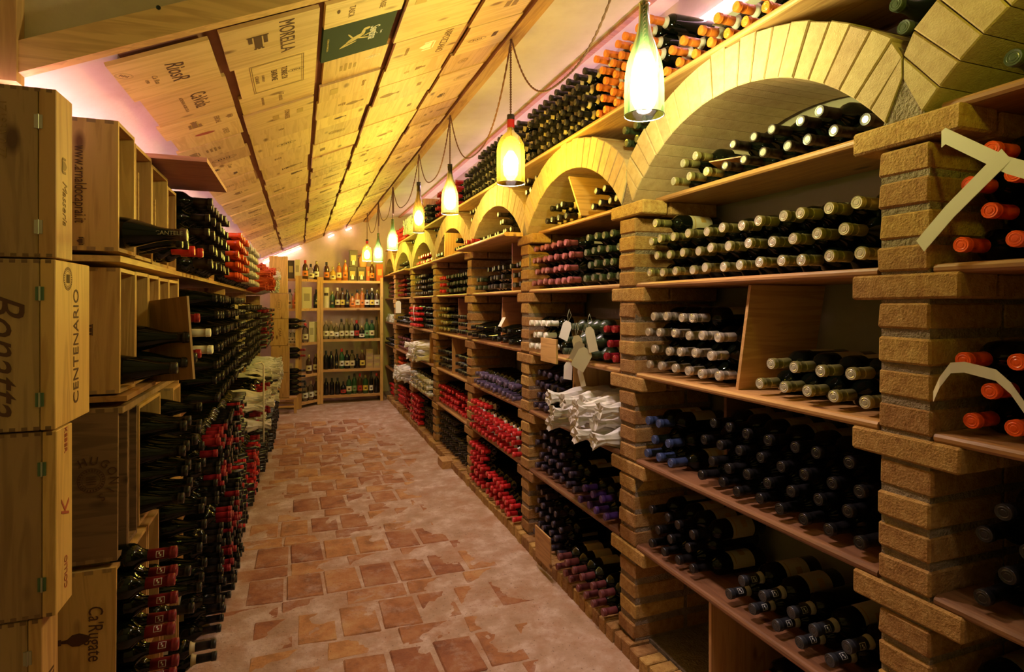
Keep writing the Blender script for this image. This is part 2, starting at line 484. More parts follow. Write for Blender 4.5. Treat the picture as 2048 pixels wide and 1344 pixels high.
# floor: cement skin with a worn relief; the floor bricks lie in it and the cement covers part of them
def fl_noise(x, y):
    n = noise.noise(Vector((x * 1.1 + 3.3, y * 0.75 + 1.7, 0.0))) * 0.6 + noise.noise(Vector((x * 4.5, y * 4.5, 4.2))) * 0.35 \
        + noise.noise(Vector((x * 13, y * 13, 9.2))) * 0.26 + noise.noise(Vector((x * 40, y * 40, 2.2))) * 0.16
    edge = max(0.0, abs(x - 0.27) - 0.42) * 2.0          # bricks show only along the middle of the aisle
    return n * 0.0066 + min(edge * 0.010, 0.012) - 0.0016
b = MB(); nx, ny = 230, 720
x0, x1, y0, y1 = -0.9, 1.75, -1.6, YEND + .05
gy0 = 1.2
vs = []
for j in range(ny + 1):
    y = gy0 + (y1 - gy0) * (j / ny) ** 1.25
    for i in range(nx + 1):
        x = x0 + (x1 - x0) * i / nx
        vs.append((x, y, fl_noise(x, y)))
fs = [(j * (nx + 1) + i, j * (nx + 1) + i + 1, (j + 1) * (nx + 1) + i + 1, (j + 1) * (nx + 1) + i) for j in range(ny) for i in range(nx)]
b.add(vs, fs, 0, True)
b.box(x0, x1, y0, gy0, -.05, 0.003); b.box(x0, x1, gy0, y1, -.08, -.06)
floor = structure('floor', b, M['cement'], 'worn cement floor with old clay floor bricks showing through')
r = random.Random(3)
tm = {}
def floor_brick(cx, cy, w, d):
    key = (round(w, 2), round(d, 2))
    if key not in tm:
        tm[key] = [block_mesh('floor_brick', w - .013, d - .013, .03, M['tile'], .006, .007, r) for _ in range(3)]
    put('floor_brick', r.choice(tm[key]), floor, Tr(cx, cy, -.015 + r.uniform(-.0012, .0016)) @ Rz(r.uniform(-.02, .02)))
y = 1.75; k = 0; nfb = 0
while y < 7.4:
    d = .15 if k % 2 else .27
    w = .30 if k % 2 else .185
    x = -.16 - (r.random()) * w
    while x < .95:
        if nfb < 300: floor_brick(x + w / 2, y + d / 2, w, d); nfb += 1
        x += w
    y += d; k += 1

# walls and ceiling
b = MB(); b.box(-1.0, -.90, -1.6, YEND, -.05, 3.0); structure('wall_left', b, M['plaster'], 'plastered wall behind the crates')
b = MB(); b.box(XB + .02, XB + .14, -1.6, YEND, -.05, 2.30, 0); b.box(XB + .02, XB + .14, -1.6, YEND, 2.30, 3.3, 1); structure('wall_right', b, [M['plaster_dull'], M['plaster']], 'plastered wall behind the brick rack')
b = MB(); b.box(-1.0, 1.8, YEND, YEND + .1, -.05, 3.2); structure('wall_end', b, M['plaster_warm'], 'end wall behind the spirits shelf')
b = MB(); b.box(-1.0, 1.8, -1.7, -1.6, -.05, 3.3); structure('wall_near', b, M['plaster'])
b = MB()
def slab(x0, x1, y0, y1, t=.06, mi=0, dz=0.0):
    vs = []
    for x in (x0, x1):
        for y in (y0, y1):
            vs += [(x, y, zc(x) + dz), (x, y, zc(x) + dz + t)]
    b.add(vs, [(0, 2, 6, 4), (1, 5, 7, 3), (0, 1, 3, 2), (4, 6, 7, 5), (0, 4, 5, 1), (2, 3, 7, 6)], mi)
slab(-.9, -.47, 1.8, YEND, mi=1)
slab(-.47, .97, 1.8, YEND, mi=0)
slab(.97, XB + .05, -1.6, YEND, mi=1)
b.box(-1.0, .97, -1.6, 1.8, 3.0, 3.1, 1)
b.box(.96, .98, -1.6, 1.8, 2.75, 3.1, 1)
ceiling = structure('ceiling', b, [M['ceil_base'], M['plaster']], 'sloped ceiling lined with wooden wine crate lids')

# header over the opening where the sloped ceiling starts
b = MB(); Yh = 1.80
b.add([(-.9, Yh, zc(-.9) + .05), (.97, Yh, zc(.97) + .03), (.97, Yh, 3.05), (-.9, Yh, 3.05)], [(0, 1, 2, 3)])
b.add([(-.9, Yh + .03, zc(-.9) + .05), (.97, Yh + .03, zc(.97) + .03), (.97, Yh + .03, 3.05), (-.9, Yh + .03, 3.05)], [(3, 2, 1, 0)])
structure('wall_header', b, M['plaster_warm'], 'plaster header above the start of the lid ceiling')
def slope_board(name, xa, xb, y0, y1, za, zb, mat, parent=None):
    b = MB(); vs = []
    for x in (xa, xb):
        for y in (y0, y1):
            vs += [(x, y, zc(x) + za), (x, y, zc(x) + zb)]
    b.add(vs, [(0, 2, 6, 4), (1, 5, 7, 3), (0, 1, 3, 2), (4, 6, 7, 5), (0, 4, 5, 1), (2, 3, 7, 6)])
    return b.obj(name, mat, parent)
o = slope_board('trim_1', -.66, .93, 1.765, 1.80, -.030, .050, M['pine_x']); o['kind'] = 'structure'
b = MB(); b.box(-.78, -.655, 1.755, 1.80, 2.0, 3.05); o = b.obj('trim_2', M['pine_z']); o['kind'] = 'structure'
b = MB(); b.lathe([(0, 0), (.006, 0), (.006, .002)], 8)
for (x, z) in ((-.705, 2.20), (-.35, 2.235)):
    p = put('screw', b.mesh('screw', M['black']), o, Tr(x, 1.754, z) @ Rx(PI / 2))
# batten along the upper edge of the lids; moulding further right
b = MB(); b.box(.955, 1.02, 1.83, YEND, zc(.955) - .035, zc(.955) + .004); o = b.obj('trim_3', M['pine_y']); o['kind'] = 'structure'
b = MB(); b.box(1.50, 1.535, -1.5, YEND, zc(1.5) - .02, zc(1.5) + .01); o = b.obj('trim_4', M['board_pink']); o['kind'] = 'structure'

# crate lids on the ceiling
AL = math.atan(.45)
sl = (math.cos(AL), 0, math.sin(AL))
rowx = [-.5036, -.2232, .0705, .344, .677, .950]
lid_rows = {}
r = random.Random(11)
def lid(row, ya, yb, mat, drop=None, x_in=0.0, x_out=0.0):
    xa, xb = rowx[row] + .004 + x_in, rowx[row + 1] - .014 - x_out
    L = (xb - xa) / math.cos(AL); W = yb - ya - .004
    drop = r.uniform(.010, .022) if drop is None else drop
    cx, cy = (xa + xb) / 2, (ya + yb) / 2
    bm_ = MB(); bm_.box(-W / 2, W / 2, -L / 2, L / 2, -.006, .006)
    # local x runs along the aisle, local y up the slope, local z down into the room
    # (a right-handed frame, so that the printing on the +z face reads true from below)
    T = frame((cx, cy, zc(cx) - drop), (0, 1, 0), sl)
    o = bm_.obj('crate_lid', mat, ceiling, T)
    lid_rows.setdefault(row, []).append((o, W, L))
    return o, W, L
starts = [1.86, 1.84, 1.84, 1.84, 1.84, 1.84]
first = {0: [.30, .31, .17, .20, .22, .2, .2], 1: [.29, .30, .20, .26, .24], 2: [.17, .30, .24, .21, .26, .2], 3: [.20, .27, .30, .2, .3], 4: [.28, .27, .3, .26]}
# the lamp side rows start nearer to the camera than the crate side ones
for row in range(5):
    y = starts[row]; i = 0
    while y < YEND - .06:
        w = first[row][i] if i < len(first[row]) else r.choice((.17, .2, .26, .30, .34, .3))
        if y + w > YEND: w = YEND - y
        g = r.choice((0, 0, 0.006, .012))
        mt = r.choice(('lid_x', 'lid_x', 'lid_y', 'lid_orange')) if i > 2 else 'lid_y'
        if row == 2 and i == 1: mt = 'green_lid'
        if row == 2 and i == 2: mt = 'lid_orange'
        lid(row, y, y + w, M[mt], x_in=g if i else 0, x_out=r.choice((0, 0, .01)))
        y += w; i += 1

def face(dx=0, dy=0, rot=0.0, z=.0064):
    return Tr(dx, dy, z) @ Rz(rot)
def lt(row, i): return lid_rows[row][i][0]
T0 = 'ink'
o = lt(0, 0); text('R\u00ecosR', .075, face(.0, .02), o, M['ink'], .8, .35); text('Ca Rua', .022, face(.02, -.045), o, M['ink_soft'], 1, .4); text('1990', .014, face(.02, -.07), o, M['ink_soft']); emblem('oval', face(-.06, -.115, .6), o, M['ink_soft'], .6)
o = lt(0, 1); text('CaViola', .075, face(-.01, .03), o, M['ink'], .62); text('AZIENDA AGRICOLA', .016, face(.0, -.025), o, M['ink_soft'])
o = lt(0, 2); emblem('tower', face(-.02, -.02, PI / 2), o, M['ink_soft'], .8); text('ERIONE', .03, face(0, .065), o, M['ink_soft'], .8); emblem('crest', face(0, .11, 0), o, M['ink_soft'], .5)
o = lt(0, 3); emblem('disc', face(-.045, -.01, 1.45), o, M['ink_red'], .9); text('LIVETI', .034, face(0, .07), o, M['ink_soft'], .8)
o = lt(0, 4); emblem('lines', face(0, .0, 0), o, M['ink_soft'], 2.0); emblem('crest', face(0, -.09), o, M['ink_soft'], 1)
o = lt(0, 5); emblem('oval', face(0, .02, PI / 2), o, M['ink'], 1.2)
o = lt(0, 6); text('Conte', .03, face(0, .03), o, M['ink_soft'], 1, .3); emblem('crest', face(0, -.04), o, M['ink'], .5)
o = lt(1, 0); text('MORELLA', .070, face(-.01, .045), o, M['ink'], .75); emblem('tower', face(-.01, -.045, PI / 2 + PI), o, M['ink'], 1.0)
o = lt(1, 1); emblem('frame', face(0, 0, 0), o, M['ink_soft'], 1.0); text('TORRE DI', .032, face(0, .022), o, M['ink'], .8); text('BARONE', .032, face(0, -.015), o, M['ink'], .8); text('CASTELLO', .013, face(0, -.055), o, M['ink_soft']); text('CHIANTI', .018, face(0, -.078), o, M['ink_soft']); emblem('oval', face(0, .068, PI / 2), o, M['ink'], .62)
o = lt(1, 2); text('Tenuta', .03, face(0, .01), o, M['ink_soft'], 1, .3); text('MONTEVERDE', .014, face(0, -.065), o, M['ink_soft'])
o = lt(1, 3); text('COMANDER', .032, face(0, .03), o, M['ink_soft'], .7); emblem('block', face(0, -.02), o, M['ink_amber'], 1); emblem('block', face(0, .09), o, M['ink_amber'], 1)
o = lt(2, 0); text('TASCA', .030, face(0, -.05), o, M['ink_soft'], .8); text('FASSE', .030, face(.0, .06), o, M['ink_soft'], .8); emblem('disc', face(-.02, -.095, 0), o, M['ink'], .3)
o = lt(2, 1); text('Santina', .054, face(-.01, .060), o, M['ink_white'], .7); text('Conte', .012, face(.0, .092), o, M['ink_white'], .8); emblem('figure', face(0, -.01, 1.9), o, M['ink_gold'], 1.25); text('AZIENDA VITIVINICOLA', .010, face(0, -.115), o, M['ink_gold'])
o = lt(2, 2); emblem('oval', face(-.04, .075, PI / 2), o, M['ink_white'], .65); emblem('lines', face(0, -.03), o, M['ink_amber'], 2.2)
o = lt(2, 3); emblem('block', face(0, -.07, .0), o, M['ink_amber'], 1.3); text('Riserva', .026, face(0, .07), o, M['ink_soft'], .9, .3)
o = lt(3, 0); emblem('block', face(.02, -.12, 0), o, M['ink_amber'], 1.6); text('Tenuta', .03, face(.02, .03), o, M['ink_amber'], .9, .3)
o = lt(3, 2); text('NIPOZZANO', .052, face(-.02, .085), o, M['ink'], .75); emblem('crest', face(-.02, .0, 0), o, M['ink_white'], 1.3); text('RISERVA', .02, face(-.02, -.09), o, M['ink_soft'])
stamps = ['lines', 'crest', 'oval', 'block', 'seal', 'amphora', 'tower', 'lines']
for row in range(5):
    for i, (o, W, L) in enumerate(lid_rows[row]):
        if any(c.name.startswith(('lettering', 'printed')) for c in o.children): continue
        if row == 3 and i == 1: continue
        if i > 24: continue
        s = min(W, .26) / .26
        for q in range(r.choice((1, 2, 2))):
            k = r.choice(stamps)
            emblem(k, face(r.uniform(-.02, .02), r.uniform(-L * .3, L * .3), 0 if k != 'oval' else PI / 2), o, M[r.choice(('ink_soft', 'ink_soft', 'ink_amber', 'ink'))] if i < 9 else M['ink_soft'], s * r.uniform(.7, 1.25))

# ------------------------------------------------------------------ the brick rack
r = random.Random(5)
def bv(name, dx, dy, dz, mat, n=4, bev=.005, jit=.002): return [block_mesh(name, dx, dy, dz, mat, bev, jit, r) for _ in range(n)]
br_f = bv('brick', .245, .12, .058, M['brick'])           # header showing to the aisle
br_b = bv('brick', .115, .12, .058, M['brick'], 2)
br_c = bv('brick', .12, .25, .056, M['brick'])            # corbel brick, laid along the aisle
br_c2 = bv('brick', .23, .25, .056, M['brick'], 2)
PIERS = [(-.32, -.20), (.852, .975), (2.02, 2.145), (3.18, 3.305), (4.40, 4.52), (5.67, 5.79), (6.94, 7.06), (8.25, 8.37)]
PIER_NAMES = 'brick pier'
CORB = [.452, .80, 1.152, 1.517, 1.867]
BAYS = [(PIERS[i][1], PIERS[i + 1][0]) for i in range(7)] + [(8.37, 9.33)]
for pi, (ya, yb) in enumerate(PIERS):
    yc = (ya + yb) / 2
    core = MB(); core.box(XF + .007, XB, ya + .006, yb - .006, .06, 1.80)
    tri = [(-.050, 1.862), (.050, 1.862), (.010, 1.955), (0, 1.972), (-.010, 1.955)]     # mortar packed between the feet of two arches
    vs = [(x, yc + a, z) for x in (XF + .003, XB) for a, z in tri]
    core.add(vs, [(4, 3, 2, 1, 0), (5, 6, 7, 8, 9)] + [(i, (i + 1) % 5, 5 + (i + 1) % 5, 5 + i) for i in range(5)])
    pil = structure('pillar', core, M['mortar'], 'brick pier with projecting corbel bricks under the shelves')
    zlo = .07
    for ci, ct in enumerate(CORB):
        cb = ct - .056
        n = max(1, round((cb - zlo) / .0725)); step = (cb - zlo) / n
        for k in range(n):
            z = zlo + step * (k + .5)
            jx = r.uniform(-.003, .004)
            put('brick', r.choice(br_f), pil, Tr(XF + .1225 + jx, yc + r.uniform(-.002, .002), z) @ Rz(r.uniform(-.012, .012)))
            if pi < 4: put('brick', r.choice(br_b), pil, Tr(XF + .315, yc, z))
        # corbel
        put('brick', r.choice(br_c), pil, Tr(XF + .06 + r.uniform(-.004, .002), yc + r.uniform(-.006, .006), ct - .028) @ Rz(r.uniform(-.015, .015)))
        put('brick', r.choice(br_c2), pil, Tr(XF + .245, yc, ct - .028))
        zlo = ct
# arches (segmental), one per bay
voussoir_mat = M['brick_smooth']
def arch(bi, ya, yb, zs=1.870, rise=.262, thick=.142):
    half = (yb - ya) / 2 + .02; yc = (ya + yb) / 2
    R = (half * half + rise * rise) / (2 * rise); zc0 = zs + rise - R
    amax = math.asin(half / R)
    over = math.atan2(.025, R)
    n = int(2 * R * amax / .056)
    core = MB()
    m = 30; vs = []
    for i in range(m + 1):
        a = -amax + 2 * amax * i / m
        for rr in (R + .006, R + thick - .008):
            for xx in (XF + .010, XB):
                vs.append((xx, max(ya - .058, min(yb + .058, yc + rr * math.sin(a))), zc0 + rr * math.cos(a)))
    fs = []
    for i in range(m):
        k = 4 * i
        fs += [(k, k + 1, k + 5, k + 4), (k + 2, k + 6, k + 7, k + 3), (k, k + 4, k + 6, k + 2), (k + 1, k + 3, k + 7, k + 5)]
    fs += [(0, 2, 3, 1), (4 * m, 4 * m + 1, 4 * m + 3, 4 * m + 2)]
    core.add(vs, fs)
    ar = structure('pillar_arch', core, M['mortar'], 'shallow brick arch over a rack bay')
    step = 2 * amax / n
    for i in range(n):
        a = -amax + step * (i + .5)
        w0 = R * step * .965; w1 = (R + thick) * step * (.955 if bi < 3 else .975)
        j = r.uniform(-.0025, .0025); t1 = thick + r.uniform(-.005, .006)
        b = MB(); bev = .003
        xs = (XF + j, XB - .005)
        ring = []
        for x, ins in ((xs[0], bev), (xs[0] + bev, 0), (xs[1], 0)):
            ring += [(x, -w0 / 2 + ins, ins), (x, w0 / 2 - ins, ins), (x, w1 / 2 - ins, t1 - ins), (x, -w1 / 2 + ins, t1 - ins)]
        f = [(0, 1, 2, 3)[::-1]]
        for q in (0, 4):
            for e in range(4):
                f.append((q + e, q + (e + 1) % 4, q + 4 + (e + 1) % 4, q + 4 + e))
        f.append((8, 9, 10, 11))
        T = Tr(0, yc + R * math.sin(a), zc0 + R * math.cos(a)) @ Rx(-a)
        ylo, yhi = ya - .0595, yb + .0595          # neighbouring arches meet over the middle of the pier
        Ti = T.inverted(); cut_ = []
        for v in ring:
            w = T @ Vector(v); w.y = max(ylo, min(yhi, w.y)); cut_.append(tuple(Ti @ w))
        b.add(cut_, f)
        b.obj('brick', voussoir_mat, ar, T)
    return R, zc0, yc, amax
ARCH = {}
for bi, (ya, yb) in enumerate(BAYS):
    ARCH[bi] = arch(bi, ya, yb)

# kerb of upright bricks along the foot of the rack
b = MB(); b.box(XF - .02, XB + .02, -.5, YEND, -.05, .052); b.box(XF + .075, XB + .02, -.5, YEND, .052, .0695)
kerb = structure('kerb', b, M['mortar'], 'low kerb of upright bricks along the foot of the rack')
kb = bv('brick', .10, .056, .115, M['brick'], 4, .004, .003)
y = .9
while y < 8.9:
    put('brick', r.choice(kb), kerb, Tr(XF + .018 + r.uniform(-.004, .004), y, .012 + r.uniform(-.004, .004)) @ Rx(r.uniform(-.04, .04)))
    y += .0635

# shelf boards
BAYNAME = ['cut-off near bay', 'large arch bay', 'second arch bay', 'third arch bay', 'fourth arch bay', 'fifth arch bay', 'sixth arch bay', 'last arch bay']
TIERNAME = ['floor tier', 'low shelf', 'middle shelf', 'chest-high shelf', 'upper shelf', 'arch shelf']
def rounded_board(x0, x1, y0, y1, zt, t=.024, mat=None, name='shelf_board', label=None, group=None):
    b = MB(); n = 5
    prof = [(x1, zt), (x1, zt - t)]
    for i in range(n + 1):
        a = -PI / 2 - PI * i / n
        prof.append((x0 + t / 2 + t / 2 * math.cos(a), zt - t / 2 + t / 2 * math.sin(a)))
    k = len(prof)
    vs = [(x, y0, z) for x, z in prof] + [(x, y1, z) for x, z in prof]
    fs = [tuple(range(k)), tuple(range(k, 2 * k))[::-1]]
    for i in range(k):
        j = (i + 1) % k
        fs.append((i, i + k, j + k, j))
    b.add(vs, fs)
    o = b.obj(name, mat or M['shelf_wood'])
    return tag(o, label, 'shelf', group)
TOPZ = [.07, .472, .820, 1.172, 1.537, 1.887]
for bi, (ya, yb) in enumerate(BAYS):
    for ti in range(1, 6):
        xa = XF + .004
        if ti == 5: xa = {1: 1.37, 2: 1.34, 3: 1.16, 0: 1.30, 4: 1.24, 5: 1.25, 6: 1.2, 7: 1.22}[bi]
        ea = .03
        e0 = ya + .003 if xa > XF - .01 and ti < 5 else ya + .01
        e1 = yb - .003 if xa > XF - .01 and ti < 5 else yb - .01
        if ti == 5 and bi >= 3: e0, e1 = ya - .03, yb + .01
        if bi == 0: e0 = .3
        rounded_board(xa, XB, e0, e1, TOPZ[ti], .023 if ti < 5 else .024, M['pine_y'] if (ti == 5 and bi >= 3) else M['shelf_shaded'] if (ti < 3 and bi < 3) else M['shelf_wood'],
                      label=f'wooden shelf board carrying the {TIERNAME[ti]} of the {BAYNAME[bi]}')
ARCH_TOP = 2.278
rounded_board(XF - .004, XB + .01, 1.02, 9.25, ARCH_TOP + .020, .020, M['pine_y'], label='long narrow wooden shelf running over the crowns of all the brick arches')

# ------------------------------------------------------------------ bottles
R0 = .0375
def body_prof(shape, lod=0):
    if shape == 'bordeaux':
        p = [(0, .006), (.020, .004), (.034, 0), (.0375, .005), (.0375, .185), (.0362, .195), (.031, .205), (.0225, .214), (.0168, .223), (.0148, .234), (.0140, .292)]
    elif shape == 'burgundy':
        p = [(0, .006), (.020, .004), (.037, 0), (.0405, .005), (.0405, .140), (.0385, .165), (.0335, .190), (.0265, .212), (.0190, .235), (.0155, .256), (.0140, .292)]
    else:  # champagne
        p = [(0, .006), (.020, .004), (.039, 0), (.0425, .006), (.0425, .140), (.0405, .165), (.035, .195), (.0275, .222), (.0205, .246), (.0165, .268), (.0150, .292)]
    if lod: p = [p[0], p[3], p[4], p[6], p[8], p[10]]
    return p
def caps_prof(lod=0):
    if lod: return [(.0158, .230), (.0160, .300), (0, .300)]
    return [(.0150, .2305), (.0158, .231), (.0151, .262), (.0149, .282), (.0165, .2825), (.0168, .287), (.0160, .289), (.0166, .291), (.0166, .2985), (.0155, .300)]
KINDS = {   # name, words, capsule colour, rough, metal, end disc, collar
    'gold': ('gold_capped_bottle', 'gold-capped', (.44, .38, .13), .33, .65, (.62, .55, .38), None),
    'silver': ('silver_capped_bottle', 'silver-capped', (.56, .45, .33), .33, .55, (.66, .56, .42), None),
    'red': ('red_capped_bottle', 'red-capped', (.62, .022, .022), .35, 0, None, None),
    'redw': ('red_capped_bottle', 'red-capped', (.62, .022, .022), .35, 0, None, (.8, .75, .66)),
    'crim': ('dark_red_capped_bottle', 'dark-red-capped', (.28, .012, .02), .35, .1, None, None),
    'maroon': ('maroon_capped_bottle', 'maroon-capped', (.16, .035, .035), .5, 0, None, None),
    'rose': ('rose_capped_bottle', 'rose-capped', (.24, .06, .055), .4, .1, None, None),
    'orange': ('orange_capped_bottle', 'orange-capped', (.80, .085, .012), .33, 0, None, None),
    'tangerine': ('tangerine_capped_bottle', 'tangerine-capped', (.85, .22, .03), .35, 0, None, (.75, .70, .60)),
    'dark': ('black_capped_bottle', 'black-capped', (.012, .010, .010), .28, 0, None, None),
    'umber': ('brown_capped_bottle', 'dark-brown-capped', (.085, .040, .035), .5, 0, (.5, .42, .3), None),
    'collar': ('banded_black_bottle', 'cream-banded black-capped', (.02, .016, .014), .32, 0, None, (.62, .50, .26)),
    'tip': ('pale_tipped_bottle', 'pale-tipped dark', (.03, .018, .014), .35, 0, (.55, .52, .42), None),
    'plum': ('plum_capped_bottle', 'plum-black-capped', (.055, .038, .060), .38, .15, None, None),
    'lilac': ('lilac_capped_bottle', 'lilac-capped', (.13, .09, .17), .38, .2, None, None),
    'purple': ('purple_capped_bottle', 'purple-capped', (.075, .03, .17), .38, .2, None, None),
    'blue': ('blue_capped_bottle', 'blue-capped', (.05, .07, .17), .34, .2, None, None),
    'green': ('green_capped_bottle', 'green-capped', (.045, .06, .025), .38, .1, (.13, .13, .06), None),
    'dusty': ('dusty_bottle', 'dusty dark-green', (.05, .06, .03), .5, 0, None, None),
    'white': ('white_capped_bottle', 'white-capped', (.78, .72, .60), .45, 0, None, None),
    'badge': ('badged_black_bottle', 'black-capped white-collared', (.03, .03, .035), .4, 0, None, (.55, .50, .42)),
    'logo': ('badged_red_bottle', 'red-capped badge-printed', (.20, .012, .018), .33, .1, None, None),
    'wrap': ('tissue_wrapped_bottle', 'tissue-wrapped', (.78, .72, .64), .8, 0, None, None),
    'owrap': ('orange_wrapped_bottle', 'orange-tissue-wrapped', (.7, .1, .03), .8, 0, None, None),
}
CM = {}
for k, (nm, w, c, ro, me_, disc, col_) in KINDS.items():
    CM[k] = plain('capsule_' + nm, c, ro, me_, vary=.12)
    CM[k + '_d'] = plain('capsule_end_' + nm, disc or tuple(min(1, x * 1.3) for x in c), .3, .4 if disc else 0)
    CM[k + '_c'] = plain('neck_band_' + nm, col_ or (.6, .5, .3), .5)

MESH = {}
def glass_mesh(shape, mat):
    key = ('g', shape, mat.name)
    if key not in MESH:
        b = MB(); b.lathe(body_prof(shape), 16); MESH[key] = b.mesh('bottle_glass', mat)
    return MESH[key]
def caps_mesh(kind):
    key = ('c', kind)
    if key not in MESH:
        b = MB(); b.lathe(caps_prof(), 14, 0)
        b.lathe([(.0155, .300), (.0118, .2994)], 14, 0 if kind == 'tip' else 1, smooth=False); b.lathe([(.0118, .2994), (.0104, .3004), (.0090, .2996), (.0062, .2996), (.0052, .3003), (0, .3003)], 14, 1, smooth=False)
        mats = [CM[kind], CM[kind + '_d']]
        if kind in ('redw', 'tangerine', 'collar', 'badge'):
            b.lathe([(.0226, .2145), (.0236, .2150), (.0178, .223), (.0161, .232)] if kind != 'badge' else [(.0180, .2215), (.0186, .222), (.0164, .232), (.0163, .240)], 14, 2); mats.append(CM[kind + '_c'])
        if kind in ('gold', 'silver', 'tangerine'):
            b.lathe([(.0153, .262), (.0158, .263), (.0158, .2645), (.0152, .2655)], 14, 0)
        MESH[key] = b.mesh('capsule', mats)
    return MESH[key]
def label_mesh():
    if 'lab' not in MESH:
        b = MB(); b.lathe([(.0380, .055), (.0380, .150)], 10, 0, a0=-1.5, a1=1.5)
        b.lathe([(.0383, .135), (.0383, .139)], 10, 1, a0=-1.0, a1=1.0); b.lathe([(.0383, .085), (.0383, .108)], 4, 1, a0=-.35, a1=.35)
        MESH['lab'] = b.mesh('label', [M['label'], M['ink_amber']])
    return MESH['lab']
def badge_mesh():
    if 'bad' not in MESH:
        b = MB(); 
        for (z0, z1, a0, a1) in ((.252, .2532, -.5, .5), (.270, .2712, -.5, .5), (.252, .2712, -.55, -.48), (.252, .2712, .48, .55), (.258, .2615, -.35, -.05), (.261, .265, .0, .3)):
            b.lathe([(.0159, z0), (.0159, z1)], 3, 0, a0=a0, a1=a1)
        MESH['bad'] = b.mesh('printed_badge', M['ink_white'])
    return MESH['bad']
def far_mesh(shape, kind, lod):
    key = ('f', shape, kind, lod)
    if key not in MESH:
        b = MB(); n = 12 if lod == 1 else 7
        b.lathe(body_prof(shape, lod - 1), n, 0)
        b.lathe([p for p in caps_prof(lod - 1)], n, 1)
        if lod == 1: b.lathe([(.0155, .300), (.0118, .2996)], n, 1, smooth=False); b.lathe([(.0118, .2996), (0, .2998)], n, 2, smooth=False)
        if KINDS[kind][6]: b.lathe([(.0236, .2150), (.0178, .223), (.0162, .235)], n, 3)
        MESH[key] = (b, [M['glass'], CM[kind], CM[kind + '_d'], CM[kind + '_c']])
    return MESH[key]
def wrap_mb(seed, n=16):
    """a bottle twisted up in crumpled tissue, axis +z"""
    r = random.Random(seed); b = MB()
    prof = [(0, .0), (.026, -.004), (.041, .006), (.044, .05), (.043, .10), (.044, .15), (.040, .19), (.031, .22), (.022, .25), (.019, .275), (.024, .30), (.034, .325), (.012, .318)]
    vs = []; fs = []
    m = len(prof)
    for i, (rr, z) in enumerate(prof):
        for k in range(n):
            a = 2 * PI * k / n
            q = noise.noise(Vector((math.cos(a) * 2.2 + seed * 3.1, math.sin(a) * 2.2, z * 28))) * .30 + (.16 if k % 2 else -.10) * (1 if 0 < i < m - 1 else 0) * r.uniform(.3, 1)
            rad = max(rr * (1 + q), .003)
            vs.append((rad * math.cos(a), rad * math.sin(a), z + r.uniform(-.006, .006) * (1 if i > 1 else 0)))
    for i in range(m - 1):
        for k in range(n):
            j = (k + 1) % n
            fs.append((i * n + k, i * n + j, (i + 1) * n + j, (i + 1) * n + k))
    fs.append(tuple(range(n))[::-1]); fs.append(tuple(range((m - 1) * n, m * n)))
    b.add(vs, fs, 0, False)
    return b

PL = []   # every bottle of the stacks: placed later, nearest first
def P(kind, x, y, z, side, where, row=0, yaw=0., pitch=0., shape='bordeaux', scale=1.0, base=True, roll=None):
    PL.append(dict(kind=kind, x=x, y=y, z=z, side=side, where=where, row=row, yaw=yaw, pitch=pitch, shape=shape, scale=scale, roll=roll))
br = random.Random(21)
def stack(side, where, z0, ya, yb, rows, kind, pitch=.080, tip=None, shape='bordeaux', scale=1.0, cut=None, jx=.006, skip=0.0, yaw=0.0, dip=0.0):
    """bottles laid in staggered rows, necks to the aisle; z0 is the top of what carries them"""
    Rr = R0 * scale * (1.1 if shape != 'bordeaux' else 1.0)
    pitch = max(pitch * scale, 2 * Rr + .0015)
    if tip is None: tip = XF + .025 if side == 'R' else -.36
    dz = math.sqrt(max((2 * Rr) ** 2 - (pitch / 2) ** 2, (1.2 * Rr) ** 2)) + .0008
    n = max(1, int((yb - ya - 2 * Rr) / pitch + 1.0001))
    used = (n - 1) * pitch
    off0 = ya + Rr + max(0, (yb - ya - 2 * Rr - used) / 2)
    for rr in range(rows):
        cnt = n - (rr % 2)
        for i in range(cnt):
            y = off0 + i * pitch + (rr % 2) * pitch / 2
            u = (y - ya) / max(yb - ya, 1e-6)
            if cut and not cut(u, rr): continue
            if skip and rr and br.random() < skip: continue
            t = tip + br.uniform(-jx, jx) * 1.5
            L = .30 * scale
            x = t + L if side == 'R' else t - L
            kd = kind if isinstance(kind, str) else br.choice(kind)
            P(kd, x, y, z0 + Rr + rr * dz, side, where, rr, yaw + br.uniform(-.025, .025), dip + br.uniform(-.012, .012), shape, scale)
def RK(bay, tier, u0, u1, rows, kind, **k):
    """u runs from the far pier (0) to the near pier (1)"""
    ya, yb = BAYS[bay]; d = yb - ya
    where = f'{TIERNAME[tier]}, {BAYNAME[bay]}'
    n0 = len(PL)
    lift = {0: .0, 5: 0}.get(tier, 0)
    stack('R', where, TOPZ[tier] + lift, yb - u1 * d + .004, yb - u0 * d - .004, rows, kind, **k)
    if tier == 5:      # only what fits under the arch
        Ra, za, yc_, am = ARCH[bay]
        PL[n0:] = [q for q in PL[n0:] if math.hypot(q['y'] - yc_, q['z'] - za) + R0 * 1.1 * q['scale'] < Ra + .004]
def board(x0, x1, y, z0, z1, lean=0.0, mat=None, label='', t=.014, name='divider_board', tilt=0.0):
    """an upright board across a rack cell, leaning along the aisle"""
    b = MB(); b.box(x0, x1, -t / 2, t / 2, 0, z1 - z0)
    o = b.obj(name, mat or M['pine_z'], None, Tr(0, y, z0) @ Rx(lean))
    return tag(o, label, 'board')
def slope_down(a, b_, n):      # cut: fewer rows towards u=... (u here grows away from the camera)
    return lambda u, r: r < a + (b_ - a) * u + n

